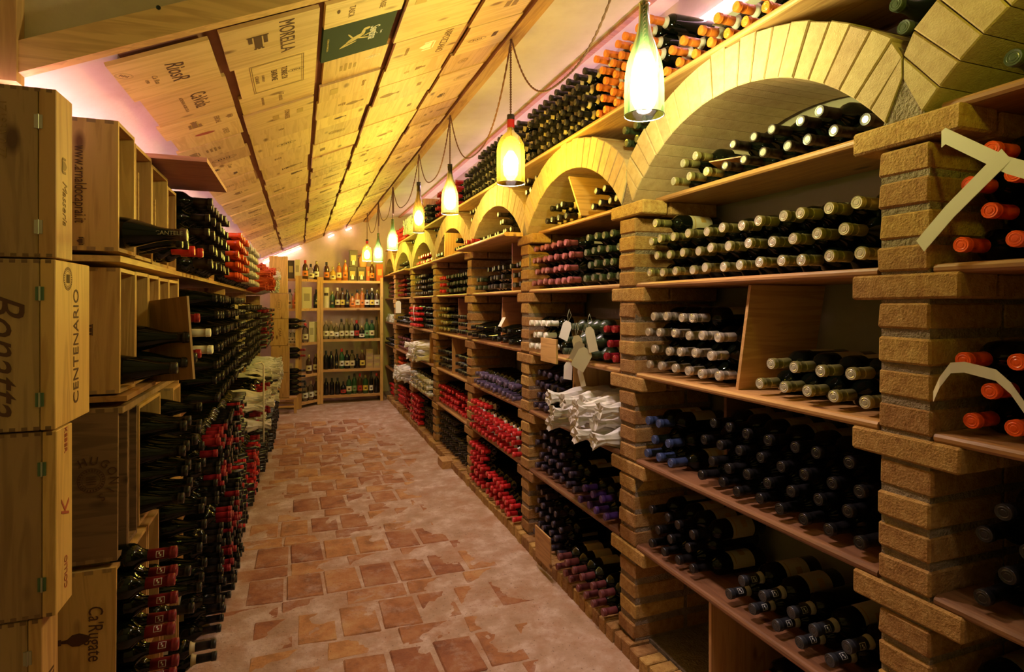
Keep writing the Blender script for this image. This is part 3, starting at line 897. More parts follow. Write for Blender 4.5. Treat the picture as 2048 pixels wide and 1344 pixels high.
# bay 0 (beyond the nearest pier, right edge of the picture)
RK(0, 5, .0, .42, 1, 'dusty', shape='burgundy', tip=1.30)
RK(0, 4, .0, .5, 4, 'orange', pitch=.083)
RK(0, 3, .0, .5, 3, 'orange', pitch=.083)
RK(0, 2, .0, .5, 4, 'dark', pitch=.09)
RK(0, 1, .0, .5, 3, 'dark', pitch=.085)
# bay 1, under the large arch
RK(1, 5, .02, .36, 2, 'gold', tip=1.36, pitch=.085)
RK(1, 5, .36, .95, 3, 'tip', tip=1.37, pitch=.088, cut=lambda u, r: (r < 2) or u < .45)
RK(1, 4, .0, 1.0, 4, 'gold', pitch=.0825, cut=lambda u, r: r < 3 or u > .84)
RK(1, 3, .0, .50, 4, 'silver', pitch=.080, cut=lambda u, r: r < 3 or u > .2)
RK(1, 3, .565, 1.0, 2, 'gold', pitch=.086)
RK(1, 2, .0, .26, 3, 'blue', pitch=.080, cut=lambda u, r: r < 1 or (r == 1 and u > .1) or u > .35)
RK(1, 2, .31, 1.0, 4, 'dark', pitch=.085, skip=.06)
RK(1, 1, .0, .40, 3, 'dark', pitch=.084)
RK(1, 1, .44, 1.0, 2, 'badge', pitch=.094, tip=1.31)
RK(1, 0, .50, .93, 4, 'red', pitch=.082)
# bay 2
RK(2, 5, .03, .43, 2, 'collar', tip=1.33, cut=lambda u, r: r < 1 or u < .65)
RK(2, 5, .62, .97, 2, 'tip', tip=1.33)
RK(2, 4, .0, .58, 4, 'rose', pitch=.080, tip=1.285)
RK(2, 4, .59, 1.0, 4, 'green', pitch=.080)
RK(2, 3, .0, .33, 3, 'white', pitch=.076, tip=1.27)
RK(2, 3, .46, .80, 3, 'dusty', pitch=.082, tip=1.26, cut=lambda u, r: r < 2 or u < .9)
RK(2, 3, .80, .97, 3, 'crim', pitch=.080, cut=lambda u, r: r < 1 or u < .75)
RK(2, 2, .0, .47, 4, 'plum', pitch=.080, skip=.12)
RK(2, 2, .52, 1.0, 3, 'wrap', pitch=.093, tip=1.22, jx=.03, scale=1.05, yaw=.05)
RK(2, 1, .0, .60, 4, 'plum', pitch=.081, cut=lambda u, r: r < 2 or u > .30 + .12 * (r - 2))
RK(2, 1, .61, .97, 2, 'purple', pitch=.082, tip=1.27)
RK(2, 0, .0, .40, 5, 'plum', pitch=.080, cut=lambda u, r: r < 3 or u > .2 * (r - 2))
RK(2, 0, .42, 1.0, 2, 'maroon', pitch=.080, tip=1.235)
# bay 3
RK(3, 5, .02, .30, 1, 'crim', tip=1.20)
RK(3, 5, .32, .98, 3, 'tip', tip=1.25, cut=lambda u, r: r < 1 or (u < .45))
RK(3, 4, .0, .28, 2, 'green', pitch=.082)
RK(3, 4, .28, .69, 3, 'collar', pitch=.082); RK(3, 4, .735, 1.0, 3, 'collar', pitch=.082)
RK(3, 3, .0, .44, 2, 'dark', pitch=.115, tip=1.25, shape='burgundy', yaw=.10)
RK(3, 3, .54, 1.0, 2, 'dark', pitch=.115, tip=1.25, shape='burgundy', yaw=.10)
RK(3, 2, .08, 1.0, 2, 'lilac', pitch=.080, tip=1.26)
RK(3, 1, .0, 1.0, 4, 'redw', pitch=.082, tip=1.25, cut=lambda u, r: r < 3 or u > .55)
RK(3, 0, .0, .38, 5, 'red', pitch=.080, tip=1.25)
RK(3, 0, .38, 1.0, 3, 'red', pitch=.080, tip=1.25, cut=lambda u, r: r < 2 or u > .35)
# bay 4
RK(4, 5, .0, .40, 1, 'tip', tip=1.26)
RK(4, 5, .6, 1., 2, 'dark', tip=1.28, shape='burgundy')
RK(4, 4, .0, .28, 3, 'red'); RK(4, 4, .28, 1., 3, 'green', cut=lambda u, r: r < 3)
RK(4, 3, .0, .40, 4, 'gold'); RK(4, 3, .42, .57, 3, 'dark'); RK(4, 3, .60, 1., 3, 'dark')
RK(4, 2, .0, .42, 3, 'dark'); RK(4, 2, .53, 1., 3, 'dark')
RK(4, 1, .0, 1., 3, 'red', skip=.1); RK(4, 0, .0, 1., 5, 'dark', cut=lambda u, r: r < 3 or u > .4)
# bay 5
RK(5, 5, .0, 1., 2, 'red'); RK(5, 4, .0, .62, 4, 'tip', pitch=.078); RK(5, 4, .64, 1., 3, 'dark')
RK(5, 3, .0, .5, 4, 'red', tip=1.24); RK(5, 3, .52, 1., 4, 'dark')
RK(5, 2, .15, .74, 3, 'wrap', pitch=.10, tip=1.22, jx=.03, scale=1.05); RK(5, 1, .0, 1., 3, 'white', tip=1.24)
RK(5, 0, .0, .5, 5, 'red', tip=1.25); RK(5, 0, .5, 1., 4, 'dark')
# bay 6
RK(6, 5, .0, 1., 2, 'dark'); RK(6, 4, .0, .6, 4, 'crim'); RK(6, 4, .6, 1., 4, 'dark')
RK(6, 3, .0, 1., 2, 'dark', pitch=.1); RK(6, 2, .0, 1., 3, 'maroon', skip=.2)
RK(6, 1, .0, .4, 4, 'orange'); RK(6, 1, .42, 1., 3, 'wrap', pitch=.11, tip=1.22, jx=.03); RK(6, 0, .0, 1., 4, 'red')
# bay 7
RK(7, 5, .3, 1., 1, 'dark'); RK(7, 4, .2, 1., 4, 'maroon'); RK(7, 3, .2, 1., 2, 'wrap', pitch=.11); RK(7, 2, .3, 1., 2, 'dark', tip=1.24); RK(7, 1, .3, 1., 3, 'dark'); RK(7, 0, .4, 1., 3, 'red')

# bottles on the long shelf above the arches
TZ = ARCH_TOP + .020
stack('R', 'long top shelf above large arch', TZ, 1.28, 1.92, 2, 'tangerine', pitch=.083, tip=1.30)
stack('R', 'long top shelf beside green lamp', TZ, 1.92, 2.42, 5, 'tangerine', pitch=.083, tip=1.30)
stack('R', 'long top shelf above second arch', TZ, 2.46, 3.30, 5, 'collar', pitch=.080, tip=1.30)
stack('R', 'long top shelf above third arch', TZ, 3.32, 4.75, 5, 'collar', pitch=.080, tip=1.30, cut=lambda u, r: r < 4 or u < .7)
stack('R', 'long top shelf above fourth arch', TZ, 4.80, 5.75, 4, 'crim', pitch=.080, tip=1.28)
stack('R', 'long top shelf above fifth arch', TZ, 5.80, 6.2, 3, 'dark', pitch=.082, tip=1.24)
stack('R', 'long top shelf above the fifth arch', TZ, 6.3, 7.2, 3, 'wrap', pitch=.10, tip=1.24)
stack('R', 'long top shelf above sixth arch', TZ, 7.25, 8.4, 3, 'red', pitch=.082, tip=1.28)

# bottles lying in the valleys between neighbouring arches
def valley(pi, kind, n_rows, shape='bordeaux', tip=1.31, z0=1.985):
    ya, yb = PIERS[pi]; yc = (ya + yb) / 2
    w = 'valley above the ' + ['first', 'nearest', 'second', 'third', 'fourth', 'fifth', 'sixth', 'seventh'][pi] + ' pier'
    Rr = R0 * (1.1 if shape != 'bordeaux' else 1)
    zz = z0 + Rr
    for rr in range(n_rows):
        n = rr + 1
        for i in range(n):
            y = yc + (i - (n - 1) / 2) * (2 * Rr + .004)
            P(kind, tip + .30 + br.uniform(-.012, .012), y, zz, 'R', w, rr, br.uniform(-.03, .03), 0, shape)
        zz += Rr * 1.76
valley(1, 'dusty', 3, 'burgundy', 1.30, 2.04)
valley(2, 'green', 3, z0=2.03)
valley(3, 'tip', 3, z0=2.03)
valley(4, 'tip', 3, z0=2.03)
valley(5, 'dark', 3, z0=2.04); valley(6, 'tip', 3, z0=2.04)

# ------------------------------------------------------------------ boards, panels and small things in the brick rack
board(1.33, 1.64, 1.495, TOPZ[3], 1.515, lean=.17, mat=M['pine_x'], label='leaning wooden divider board between two bottle stacks under the large arch', t=.012)
board(1.31, 1.64, 1.60, TOPZ[1] - .39, .445, lean=0, mat=M['pine_z'], label='upright divider board at the floor of the large arch bay')
board(1.46, 1.64, 1.70, TOPZ[2], 1.12, lean=.0, mat=M['oldwood'], label='thin upright board behind the black bottles in the large arch bay')
board(1.315, 1.60, 2.57, 1.892, 2.150, lean=-.55, mat=M['pine_x'], label='pale crate lid leaning under the second brick arch', t=.010, name='crate_lid_panel')
b = MB(); b.box(-.01, .0, -.10, .10, 0, .125)
tag(b.obj('crate_end_panel', M['pine_y'], None, Tr(1.235, 2.765, TOPZ[3] - .028)), 'small pale crate end standing before the white-capped bottles', 'board')
board(1.30, 1.64, 2.160, TOPZ[3], 1.50, lean=.0, mat=M['pine_z'], label='thin board against the pier beside the red-capped bottles in the second arch bay')
board(1.32, 1.64, 2.66, TOPZ[2], 1.14, lean=.0, mat=M['pine_z'], label='upright divider board left of the tissue-wrapped bottles')
board(1.32, 1.64, 2.160, TOPZ[1], .76, lean=-.0, mat=M['pine_z'], label='thin board beside the purple-capped bottles on the low shelf')
b = MB(); b.box(-.008, .0, -.10, .10, 0, .17)
tag(b.obj('crate_end_panel', M['pine_y'], None, Tr(1.222, 2.81, .072) @ Ry(-.03)), 'pale crate end standing on the kerb before the maroon-capped bottles', 'board')
b = MB(); b.box(-.008, .0, -.12, .12, 0, .30)
tag(b.obj('crate_end_panel', M['pine_y'], None, Tr(1.655, 3.62, TOPZ[3])), 'pale crate end standing on the chest-high shelf of the third bay', 'board')
board(1.34, 1.64, 3.85, TOPZ[3], 1.50, lean=.12, mat=M['board_pink'], label='leaning reddish board on the chest-high shelf of the third bay')
board(1.34, 1.64, 3.62, TOPZ[4], 1.86, lean=.0, mat=M['board_pink'], label='upright reddish board on the upper shelf of the third bay')
board(1.30, 1.64, 5.08, TOPZ[2], 1.14, lean=.0, mat=M['pine_z'], label='upright pale board on the middle shelf of the fourth bay')
board(1.34, 1.64, 5.0, TOPZ[3], 1.50, lean=.0, mat=M['board_pink'], label='upright reddish board on the chest-high shelf of the fourth bay')
board(1.24, 1.62, 5.14, TOPZ[5], 2.10, lean=.12, mat=M['pine_z'], label='small tilted board under the fourth arch')
b = MB(); b.box(0, .10, -.09, .09, 0, .075)
tag(b.obj('wooden_block', M['pine_y'], None, Tr(1.17, 5.0, .0)), 'small wooden block on the floor against the kerb', 'block')
board(1.30, 1.64, 6.05, TOPZ[2], 1.14, lean=.1, mat=M['pine_z'], label='tilted board behind the wrapped bottles of the fifth bay')
b = MB(); b.box(0, .26, -.05, .05, 0, .30)
tag(b.obj('wooden_box', M['pine_z'], None, Tr(1.27, 6.24, TZ)), 'upright wooden box on the long top shelf among far bottles', 'box')
# crate with a glued label lying under the badged bottles
b = MB(); b.box(1.30, 1.62, 1.02, 1.05, .08, .44)
tag(b.obj('wooden_box', M['oldwood']), 'dark old wooden box at the foot of the large arch bay', 'box')
# slips of paper between the tangerine capsules
for (y, z, w) in ((2.20, TZ + .06, .30), (1.72, TZ + .085, .42), (1.60, TZ + .16, .20)):
    b = MB(); b.box(1.40, 1.62, -w / 2, w / 2, 0, .001)
    tag(b.obj('paper_sheet', M['paper'], None, Tr(0, y, z)), f'white paper sheet tucked between tangerine-capped bottles near {["the green lamp", "the large arch crown", "the near end"][[2.20, 1.72, 1.60].index(y)]}', 'paper')
# sheets and labels near the arch shelf
b = MB(); b.box(-.09, .09, -.06, .06, 0, .004)
tag(b.obj('wood_slat', M['pine_x'], None, Tr(1.47, 1.66, 1.945) @ Rz(.5) @ Ry(.08)), 'thin pale wood slat lying on the gold-capped bottles under the large arch', 'slat')
b = MB(); b.box(-.004, .0, -.10, .10, 0, .12)
tag(b.obj('paper_card', M['ink_white'], None, Tr(1.62, 1.52, 1.892)), 'white card standing at the back under the large arch', 'card')

# paper strips over the orange bottles at the right edge
def strip(pts, w, label, wd=(0, 0, 1)):
    b = MB(); vs = []; wd = Vector(wd)
    for p in pts:
        p = Vector(p); vs += [p - wd * w / 2, p + wd * w / 2]
    n = len(pts)
    fs = [(2 * i, 2 * i + 2, 2 * i + 3, 2 * i + 1) for i in range(n - 1)]
    b.add(vs, fs)
    vs2 = [Vector(v) + Vector((.0012, 0, 0)) for v in vs]
    b.add(vs2, [f[::-1] for f in fs])
    tag(b.obj('paper_strip', M['paper']), label, 'paper')
strip([(1.262, .818, 1.795), (1.262, .81, 1.80), (1.262, .70, 1.715), (1.262, .60, 1.66)], .034, 'cream paper strip sloping down over orange-capped bottles, upper strip')
strip([(1.256, .858, 1.575), (1.258, .80, 1.64), (1.262, .70, 1.735)], .030, 'cream paper strip rising over orange-capped bottles, lower strip', (0, .55, .83))
strip([(1.27, .840, 1.252), (1.262, .822, 1.285), (1.262, .800, 1.318), (1.264, .775, 1.322), (1.266, .72, 1.312), (1.266, .695, 1.29), (1.268, .66, 1.235)], .022, 'cream paper strip draped over the chest-high orange-capped bottles')

# paper tags on strings, second arch bay
def tagcard(y, z, w, h, rot, mat, label, x=1.235):
    t = empty('hanging_tag', (x, y, z), Tr(x, y, z) @ Rz(br.uniform(.35, .95)))
    tag(t, label, 'tag', None)
    b = MB(); b.add([(0, -w / 2, -h), (0, w / 2, -h), (0, w / 2, -.02), (0, w / 4, 0), (0, -w / 4, 0), (0, -w / 2, -.02)], [tuple(range(6))])
    b.add([(.001, -w / 2, -h), (.001, w / 2, -h), (.001, w / 2, -.02), (.001, w / 4, 0), (.001, -w / 4, 0), (.001, -w / 2, -.02)], [tuple(range(6))[::-1]])
    b.obj('card', mat, t, Rx(rot))
    s = MB(); s.tube([(0, 0, -.004), (.004, .006, .03), (.014, .004, .06), (.02, -.004, .03), (0, 0, -.004)], .0008, 4); s.obj('string', M['paper'], t)
tagcard(2.545, 1.365, .055, .095, .35, M['tissue'], 'white tag hanging highest among the dusty bottle necks')
tagcard(2.46, 1.30, .05, .075, -.2, M['label'], 'tan tag hanging in the middle of the dusty bottle necks')
tagcard(2.40, 1.27, .06, .10, .5, M['label'], 'olive tag hanging below the dusty bottle necks')
tagcard(2.335, 1.345, .05, .115, -.25, M['paper'], 'long cream tag hanging beside the dark-red-capped bottles')
tagcard(2.345, 1.245, .07, .105, .5, M['paper'], 'large cream tag hanging at the shelf edge by the dark-red-capped bottles')
tagcard(2.545, 1.165, .05, .085, .05, M['tissue'], 'white tag hanging lowest, below the shelf edge')
tagcard(2.43, 1.15, .03, .09, -.3, M['paper'], 'narrow curled tag hanging below the shelf edge')
tagcard(7.7, 1.49, .10, .16, 0, M['paper'], 'square white tag on the chest-high shelf of the sixth bay')
strip([(1.225, 6.52, 1.44), (1.21, 6.48, 1.36), (1.215, 6.44, 1.26)], .03, 'white paper strip hanging over the far red-capped bottles', (0, 1, 0))
b = MB(); b.box(0, .001, -.03, .03, 0, .07)
tag(b.obj('price_card', M['tissue'], None, Tr(1.25, 3.62, 1.30) @ Ry(.5)), 'small white card lying on bottle necks of the third bay', 'card')

# ------------------------------------------------------------------ left side: crates and bottles
XL = -.45
def crate_open(y0, w, z0, h, label, mat='pine_z', x=XL, depth=.32, t=.010, yaw=0.0, lean=0.0, group=None, insert=None, name='wine_crate'):
    """an open wine crate stood on edge, its open side to the aisle; w runs along the aisle"""
    c = empty(name, (0, 0, 0), Tr(x, y0, z0) @ Rz(yaw) @ Rx(lean))
    tag(c, label, 'crate', group)
    mt = M[mat]; my = M['pine_y'] if mat == 'pine_z' else mt
    b = MB(); b.box(-depth, 0, 0, t, 0, h); sp = b.obj('side_panel', mt, c)
    b = MB(); b.box(-depth, 0, w - t, w, 0, h); b.obj('side_panel', mt, c)
    b = MB(); b.box(-depth, -.0005, t, w - t, 0, t); b.obj('bottom_panel', my, c)
    b = MB(); b.box(-depth, -.0005, t, w - t, h - t, h); b.obj('top_panel', my, c)
    b = MB(); b.box(-depth, -depth + t, t, w - t, t, h - t); b.obj('back_panel', mt, c)
    # finger joints along the ends of the near side
    j = MB()
    for k in range(7):
        xx = -.02 - k * .04
        for zz in (.0, h - .010): j.box(xx - .010, xx + .010, -.0004, .001, zz, zz + .010)
    tag(j.obj('finger_joints', M['darkwood_z'], c), kind='stuff')
    if insert:
        b = MB(); b.box(-depth * .6, -.012, w * .45, w * .45 + .006, t, h * insert); b.obj('inner_divider', my, c)
    return c, sp
FN = lambda dx, dz, s=1: frame((dx, -.0008, dz), (0, 0, -1), (1, 0, 0))     # print on the side facing the camera, reading downwards
# top tier
c, sp = crate_open(1.79, .165, 1.590, .345, 'reddish crate with a printed web address on its side, top tier')
text('www.arnaldocaprai.it', .038, frame((-.084, -.0008, .172), (0, 0, -1), (1, 0, 0)), sp, M['ink'], .62)
emblem('crest', frame((-.084, -.0008, .024), (0, 0, -1), (1, 0, 0)), sp, M['ink'], .3)
crate_open(1.960, .20, 1.585, .335, 'open pale crate second on the top tier, beside the reddish crate', insert=.8)
crate_open(2.165, .235, 1.580, .325, 'open pale crate third on the top tier under a projecting board', insert=.7)
crate_open(2.405, .15, 1.580, .30, 'narrow open crate fourth on the top tier')
b = MB(); b.box(-.80, -.29, 2.16, 2.72, 1.925, 1.940); tag(b.obj('projecting_board', M['board_pink']), 'reddish board lying flat on top crates and jutting into the aisle', 'board')
crate_open(3.42, .20, 1.58, .30, 'open pale crate on the top tier between black and orange capsules')
b = MB(); b.box(-.80, -.445, 1.79, 8.0, 1.562, 1.578); tag(b.obj('shelf_board', M['pine_y']), 'long plank shelf carrying the top tier of crates and bottles at left', 'shelf')
# second tier
c, sp = crate_open(1.80, .16, 1.212, .335, 'open pale crate with a small print at left, second tier from top', lean=-.02)
emblem('tower', frame((-.085, -.0008, .17), (0, 0, 1), (-1, 0, 0)), sp, M['ink'], .45)
crate_open(1.965, .15, 1.215, .33, 'open crate holding a leaning grey board, second tier', insert=.5)
crate_open(2.12, .145, 1.218, .325, 'narrow open crate above the leaning grey board, second tier')
crate_open(2.27, .15, 1.22, .32, 'narrow open crate with a knot inside, second tier')
crate_open(2.425, .17, 1.222, .318, 'open crate at the far end of the second tier row')
b = MB(); b.box(-.008, 0, -.11, .11, -.13, .13); tag(b.obj('leaning_board', M['darkwood_z'], None, Tr(-.40, 2.10, 1.335) @ Rz(.9) @ Rx(-.1)), 'grey-brown thin board leaning across the second tier crates', 'board')
b = MB(); b.box(-.78, -.43, 1.79, 2.65, 1.192, 1.206); tag(b.obj('shelf_board', M['shelf_wood']), 'short worn plank under the second tier of crates', 'shelf')
# third tier
c, sp = crate_open(1.78, .10, .775, .400, 'dark stained crate with an arc of letters round a seal, third tier', 'oldwood', lean=-.02)
for k, ch in enumerate('HUGONIS'):
    a = math.radians(112 - k * 29)
    text(ch, .030, frame((-.058 + .050 * math.cos(a), -.0008, .215 + .050 * math.sin(a)), (math.sin(a), 0, -math.cos(a)), (math.cos(a), 0, math.sin(a))), sp, M['ink'], .9)
emblem('seal', frame((-.058, -.0008, .215), (1, 0, 0), (0, 0, 1)), sp, M['ink'], 1.05)
crate_open(1.885, .095, .775, .385, 'dark open crate second on the third tier', 'oldwood')
crate_open(2.00, .285, .785, .36, 'wide pale open crate holding the tall black stack, third tier')
crate_open(2.50, .14, .80, .33, 'pale open crate fifth on the third tier beyond the black bottles')
b = MB(); b.box(-.78, -.44, 1.79, 2.68, 1.160, 1.176); tag(b.obj('shelf_board', M['darkwood_z']), 'short dark plank on top of the third tier crates', 'shelf')
# fourth tier
c, sp = crate_open(1.76, .17, .375, .385, 'light brown crate printed with an amphora, fourth tier', lean=-.03)
text("Ca'Rugate", .046, frame((-.045, -.0008, .225), (0, 0, -1), (1, 0, 0)), sp, M['ink'], .75, .15)
emblem('amphora', frame((-.086, -.0008, .215), (0, 0, 1), (-1, 0, 0)), sp, M['ink'], .62)
crate_open(1.94, .16, .38, .37, 'plain crate behind the amphora crate, fourth tier')
crate_open(2.11, .15, .38, .37, 'orange-brown crate third on the fourth tier')
crate_open(2.52, .18, .38, .36, 'pale crate with a dark knot on the fourth tier')
# bottom tier
crate_open(1.78, .24, .0, .36, 'open crate on the floor below the amphora crate')
crate_open(2.04, .24, .0, .36, 'open crate on the floor beside the two black bottles')
crate_open(2.32, .24, .0, .35, 'reddish crate standing on the floor at the left edge of the aisle')
# long planks carrying the stacks further in
for (z, lb) in ((1.000, 'upper'), (.560, 'lower')):
    b = MB(); b.box(-.80, -.46, 2.70, 8.0, z - .02, z); tag(b.obj('shelf_board', M['shelf_wood']), f'{lb} of two long plank shelves behind the stacked bottles at left', 'shelf')
for k, y in enumerate((2.715, 4.3, 5.9, 7.98)):
    b = MB(); b.box(-.80, -.47, y - .01, y + .01, 0, 1.555); o = tag(b.obj('upright_board', M['pine_z']), f'{["first", "second", "third", "fourth"][k]} upright board of the left bottle shelving, counted from the crates', 'board')

def LS(where, z0, ya, yb, rows, kind, **k):
    k.setdefault('tip', -.34)
    stack('L', where, z0, ya, yb, rows, kind, **k)
# near bottles in the crates
LS('reddish crate on top tier at left', 1.602, 1.80, 1.945, 1, 'umber', shape='burgundy', scale=1.12, tip=-.295)
LS('second top-tier crate at left', 1.597, 1.975, 2.15, 1, 'dark', tip=-.33, shape='burgundy')
LS('third top-tier crate at left', 1.595, 2.18, 2.39, 1, 'red', tip=-.33)
LS('top plank before the projecting board', 1.58, 2.58, 3.40, 5, 'tip', pitch=.084, tip=-.345)
LS('top plank, first orange stack', 1.58, 3.64, 4.55, 5, 'orange', pitch=.083, tip=-.335, cut=lambda u, r: r < 4 or u > .3)
LS('top plank, pale stack', 1.58, 4.58, 5.6, 5, 'white', pitch=.083, tip=-.33)
LS('top plank, orange tissue stack', 1.58, 5.62, 6.7, 4, 'owrap', pitch=.10, tip=-.30, jx=.03)
LS('top plank, far pale stack', 1.58, 6.72, 7.9, 4, 'wrap', pitch=.10, tip=-.28, jx=.03)
LS('second tier crate at left, lower bottle', 1.225, 1.81, 1.95, 1, 'collar', shape='champagne', tip=-.325, scale=1.02)
LS('second tier crate with leaning board', 1.30, 1.97, 2.11, 1, 'dark', shape='burgundy', tip=-.315, scale=1.08)
LS('second tier, crate before the board', 1.228, 1.976, 2.104, 1, 'collar', shape='champagne', tip=-.33)
LS('second tier, crate beyond the board', 1.230, 2.131, 2.254, 1, 'collar', shape='champagne', tip=-.33)
LS('second tier, end of the crate row', 1.232, 2.281, 2.409, 3, 'crim', tip=-.33, pitch=.078)
LS('second tier, last crate', 1.235, 2.44, 2.60, 2, 'white', tip=-.32)
LS('third tier, tall black stack', .796, 2.012, 2.273, 4, 'dark', shape='burgundy', tip=-.335, scale=1.02)
LS('third tier, black stack before the plank shelves', .812, 2.30, 2.50, 4, 'dark', shape='burgundy', tip=-.34)
LS('amphora crate', .388, 1.772, 1.930, 6, 'logo', tip=-.325, pitch=.0765)
LS('fourth tier, black stack', .392, 2.121, 2.249, 4, 'dark', tip=-.335)
LS('fourth tier, tall black stack', .38, 2.27, 2.51, 5, 'dark', shape='burgundy', tip=-.33)
LS('floor crate, pair of black bottles', .012, 2.335, 2.545, 3, 'collar', tip=-.29, cut=lambda u, r: u < .6)
LS('floor crates at left', .012, 1.80, 2.0, 3, 'dark', tip=-.34)
LS('floor behind the pair of black bottles', .012, 2.73, 2.98, 7, 'dark', tip=-.32, pitch=.080)
# long stacks further in
LS('upper plank at left, big black stack', 1.000, 2.75, 4.28, 8, 'dark', shape='champagne', tip=-.335, cut=lambda u, r: r < 7)
LS('upper plank at left, second black stack', 1.000, 4.34, 5.88, 7, 'collar', tip=-.33)
LS('upper plank at left, far stack', 1.000, 5.92, 7.9, 7, ['dark', 'dark', 'tip', 'crim'], pitch=.10, tip=-.30, skip=.1)
LS('lower plank at left, dark red stack', .560, 2.75, 3.55, 5, ['crim', 'dark', 'dark', 'crim'], tip=-.33)
LS('lower plank at left, black stack', .560, 3.57, 4.28, 5, ['dark', 'crim', 'dark'], tip=-.33)
LS('lower plank at left, wrapped stack', .560, 4.34, 5.88, 4, ['wrap', 'crim', 'dark', 'wrap', 'crim'], pitch=.10, tip=-.26, jx=.05, scale=1.06)
LS('lower plank at left, far wrapped stack', .560, 5.92, 7.9, 4, ['wrap', 'wrap', 'dark'], pitch=.11, tip=-.26, jx=.04)
LS('floor at left, red stack', .012, 3.0, 3.7, 7, ['crim', 'dark', 'dark'], tip=-.31, cut=lambda u, r: r > 1)
LS('floor at left, black front stack', .012, 3.0, 3.7, 2, 'dark', tip=-.30)
LS('floor at left, black stack', .012, 3.72, 4.28, 7, ['dark', 'dark', 'dark', 'red'], tip=-.32)
LS('floor at left, mixed red stack', .012, 4.34, 5.2, 6, ['crim', 'red', 'dark'], tip=-.30)
LS('floor at left, far black stack', .012, 5.22, 5.88, 6, 'dark', tip=-.27)
LS('floor at left, farthest stack', .012, 5.92, 7.9, 6, 'dark', tip=-.24, pitch=.09, skip=.1)
# thin rod with a hooked end hanging in front of the far left stacks
b = MB(); b.tube([(-.30, 4.35, 1.03), (-.25, 4.4, 1.04), (-.235, 4.4, 1.02), (-.235, 4.4, .70), (-.235, 4.4, .48)], .006, 6)
tag(b.obj('hooked_strip', M['paper']), 'pale hooked strip hanging before the bottle stacks at left', 'strip')

# closed crates stacked nearest the camera
def crate_closed(y0, w, z0, h, label, lidmat='pine_z', x=-.474, depth=.36, seam=.030, hinge='metal', yaw=0.0, mat='darkwood_z'):
    c = empty('closed_wine_crate', (0, 0, 0), Tr(x, y0, z0) @ Rz(yaw))
    tag(c, label, 'crate')
    def bx(x0, x1, y0_, y1_, z0_, z1_, name, mt):
        cx, cy, cz = (x0 + x1) / 2, (y0_ + y1_) / 2, (z0_ + z1_) / 2
        me = block_mesh(name, x1 - x0, y1_ - y0_, z1_ - z0_, mt, .0015, .0003)
        return put(name, me, c, Tr(cx, cy, cz))
    body = bx(-depth, -seam - .0012, 0, w, 0, h, 'crate_body', M[mat])
    ld = bx(-seam, 0, 0, w, 0, h, 'lid', M[lidmat])
    for k, zz in enumerate((h * .18, h * .80)):
        hb = MB(); hb.box(-.007, .007, -.0022, 0, -.014, .014)
        hg = hb.obj('hinge', M[hinge], c, Tr(-seam, -.0005, zz))
        pn = MB(); pn.lathe([(.002, -.015), (.002, .015)], 8); pn.obj('hinge_pin', M['metal'], hg, Tr(0, -.0025, 0))
    j = MB()
    for k in range(9):
        xx = -.012 - k * .020
        for zz in (.0005, h - .008): j.box(xx - .005, xx + .005, -.0004, .001, zz, zz + .0075)
    tag(j.obj('finger_joints', M['oldwood'], c), kind='stuff')
    return c, body, ld, w, h
def side_txt(body, c, s, size, dx, dz, sx=1, shear=0, mat='ink'):   # on the face to the camera, read downwards
    text(s, size, frame((dx, -.0007, dz), (0, 0, -1), (1, 0, 0)), c, M[mat], sx, shear)
def lid_txt(c, s, size, dy, dz, down=False, sx=1, shear=0, mat='ink'):
    T = frame((.0006, dy, dz), (0, 0, -1), (0, 1, 0)) if down else frame((.0006, dy, dz), (0, 0, 1), (0, -1, 0))
    text(s, size, T, c, M[mat], sx, shear)
c, body, ld, w, h = crate_closed(1.45, .090, 1.546, .350, 'closed pale crate with two hinges, topmost of the near stack')
side_txt(body, c, '1Z193A 0 77', .022, -.092, .26, 1, 0, 'ink_soft'); lid_txt(c, 'Masseria', .034, .045, .12, True, .8, .3, 'ink_soft')
emblem('crest', frame((.0006, .045, .2), (0, 0, 1), (0, -1, 0)), c, M['ink_soft'], .5)
c, body, ld, w, h = crate_closed(1.445, .206, 1.190, .352, 'closed crate with a long word and round stamp, second from top of near stack', seam=.026, hinge='metal_green')
lid_txt(c, 'CENTENARIO', .044, .118, .165, False, .95)
emblem('seal', frame((.0006, .068, .315), (0, 0, 1), (0, -1, 0)), c, M['ink'], .85)
side_txt(body, c, 'Bonatta', .095, -.088, .165, .85, .5)
c, body, ld, w, h = crate_closed(1.45, .090, .802, .384, 'closed crate with green hinges, third from top of the near stack', seam=.024, hinge='metal_green')
lid_txt(c, 'KEBER', .022, .05, .355, True, .9, 0, 'ink_red'); lid_txt(c, 'K', .06, .05, .205, False, 1, .3, 'ink_red'); lid_txt(c, 'COLLIO', .022, .052, .07, False, .9, 0, 'ink_red')
c, body, ld, w, h = crate_closed(1.455, .085, .415, .383, 'closed crate with a large initial on its side, fourth down the near stack', x=-.50, seam=.024)
lid_txt(c, 'VOLPIERI', .048, .045, .16, False, 1.0); side_txt(body, c, 'C', .12, -.055, .235, 1, 0)
c, body, ld, w, h = crate_closed(1.46, .18, .0, .412, 'closed crate on the floor at the foot of the near stack', x=-.49)

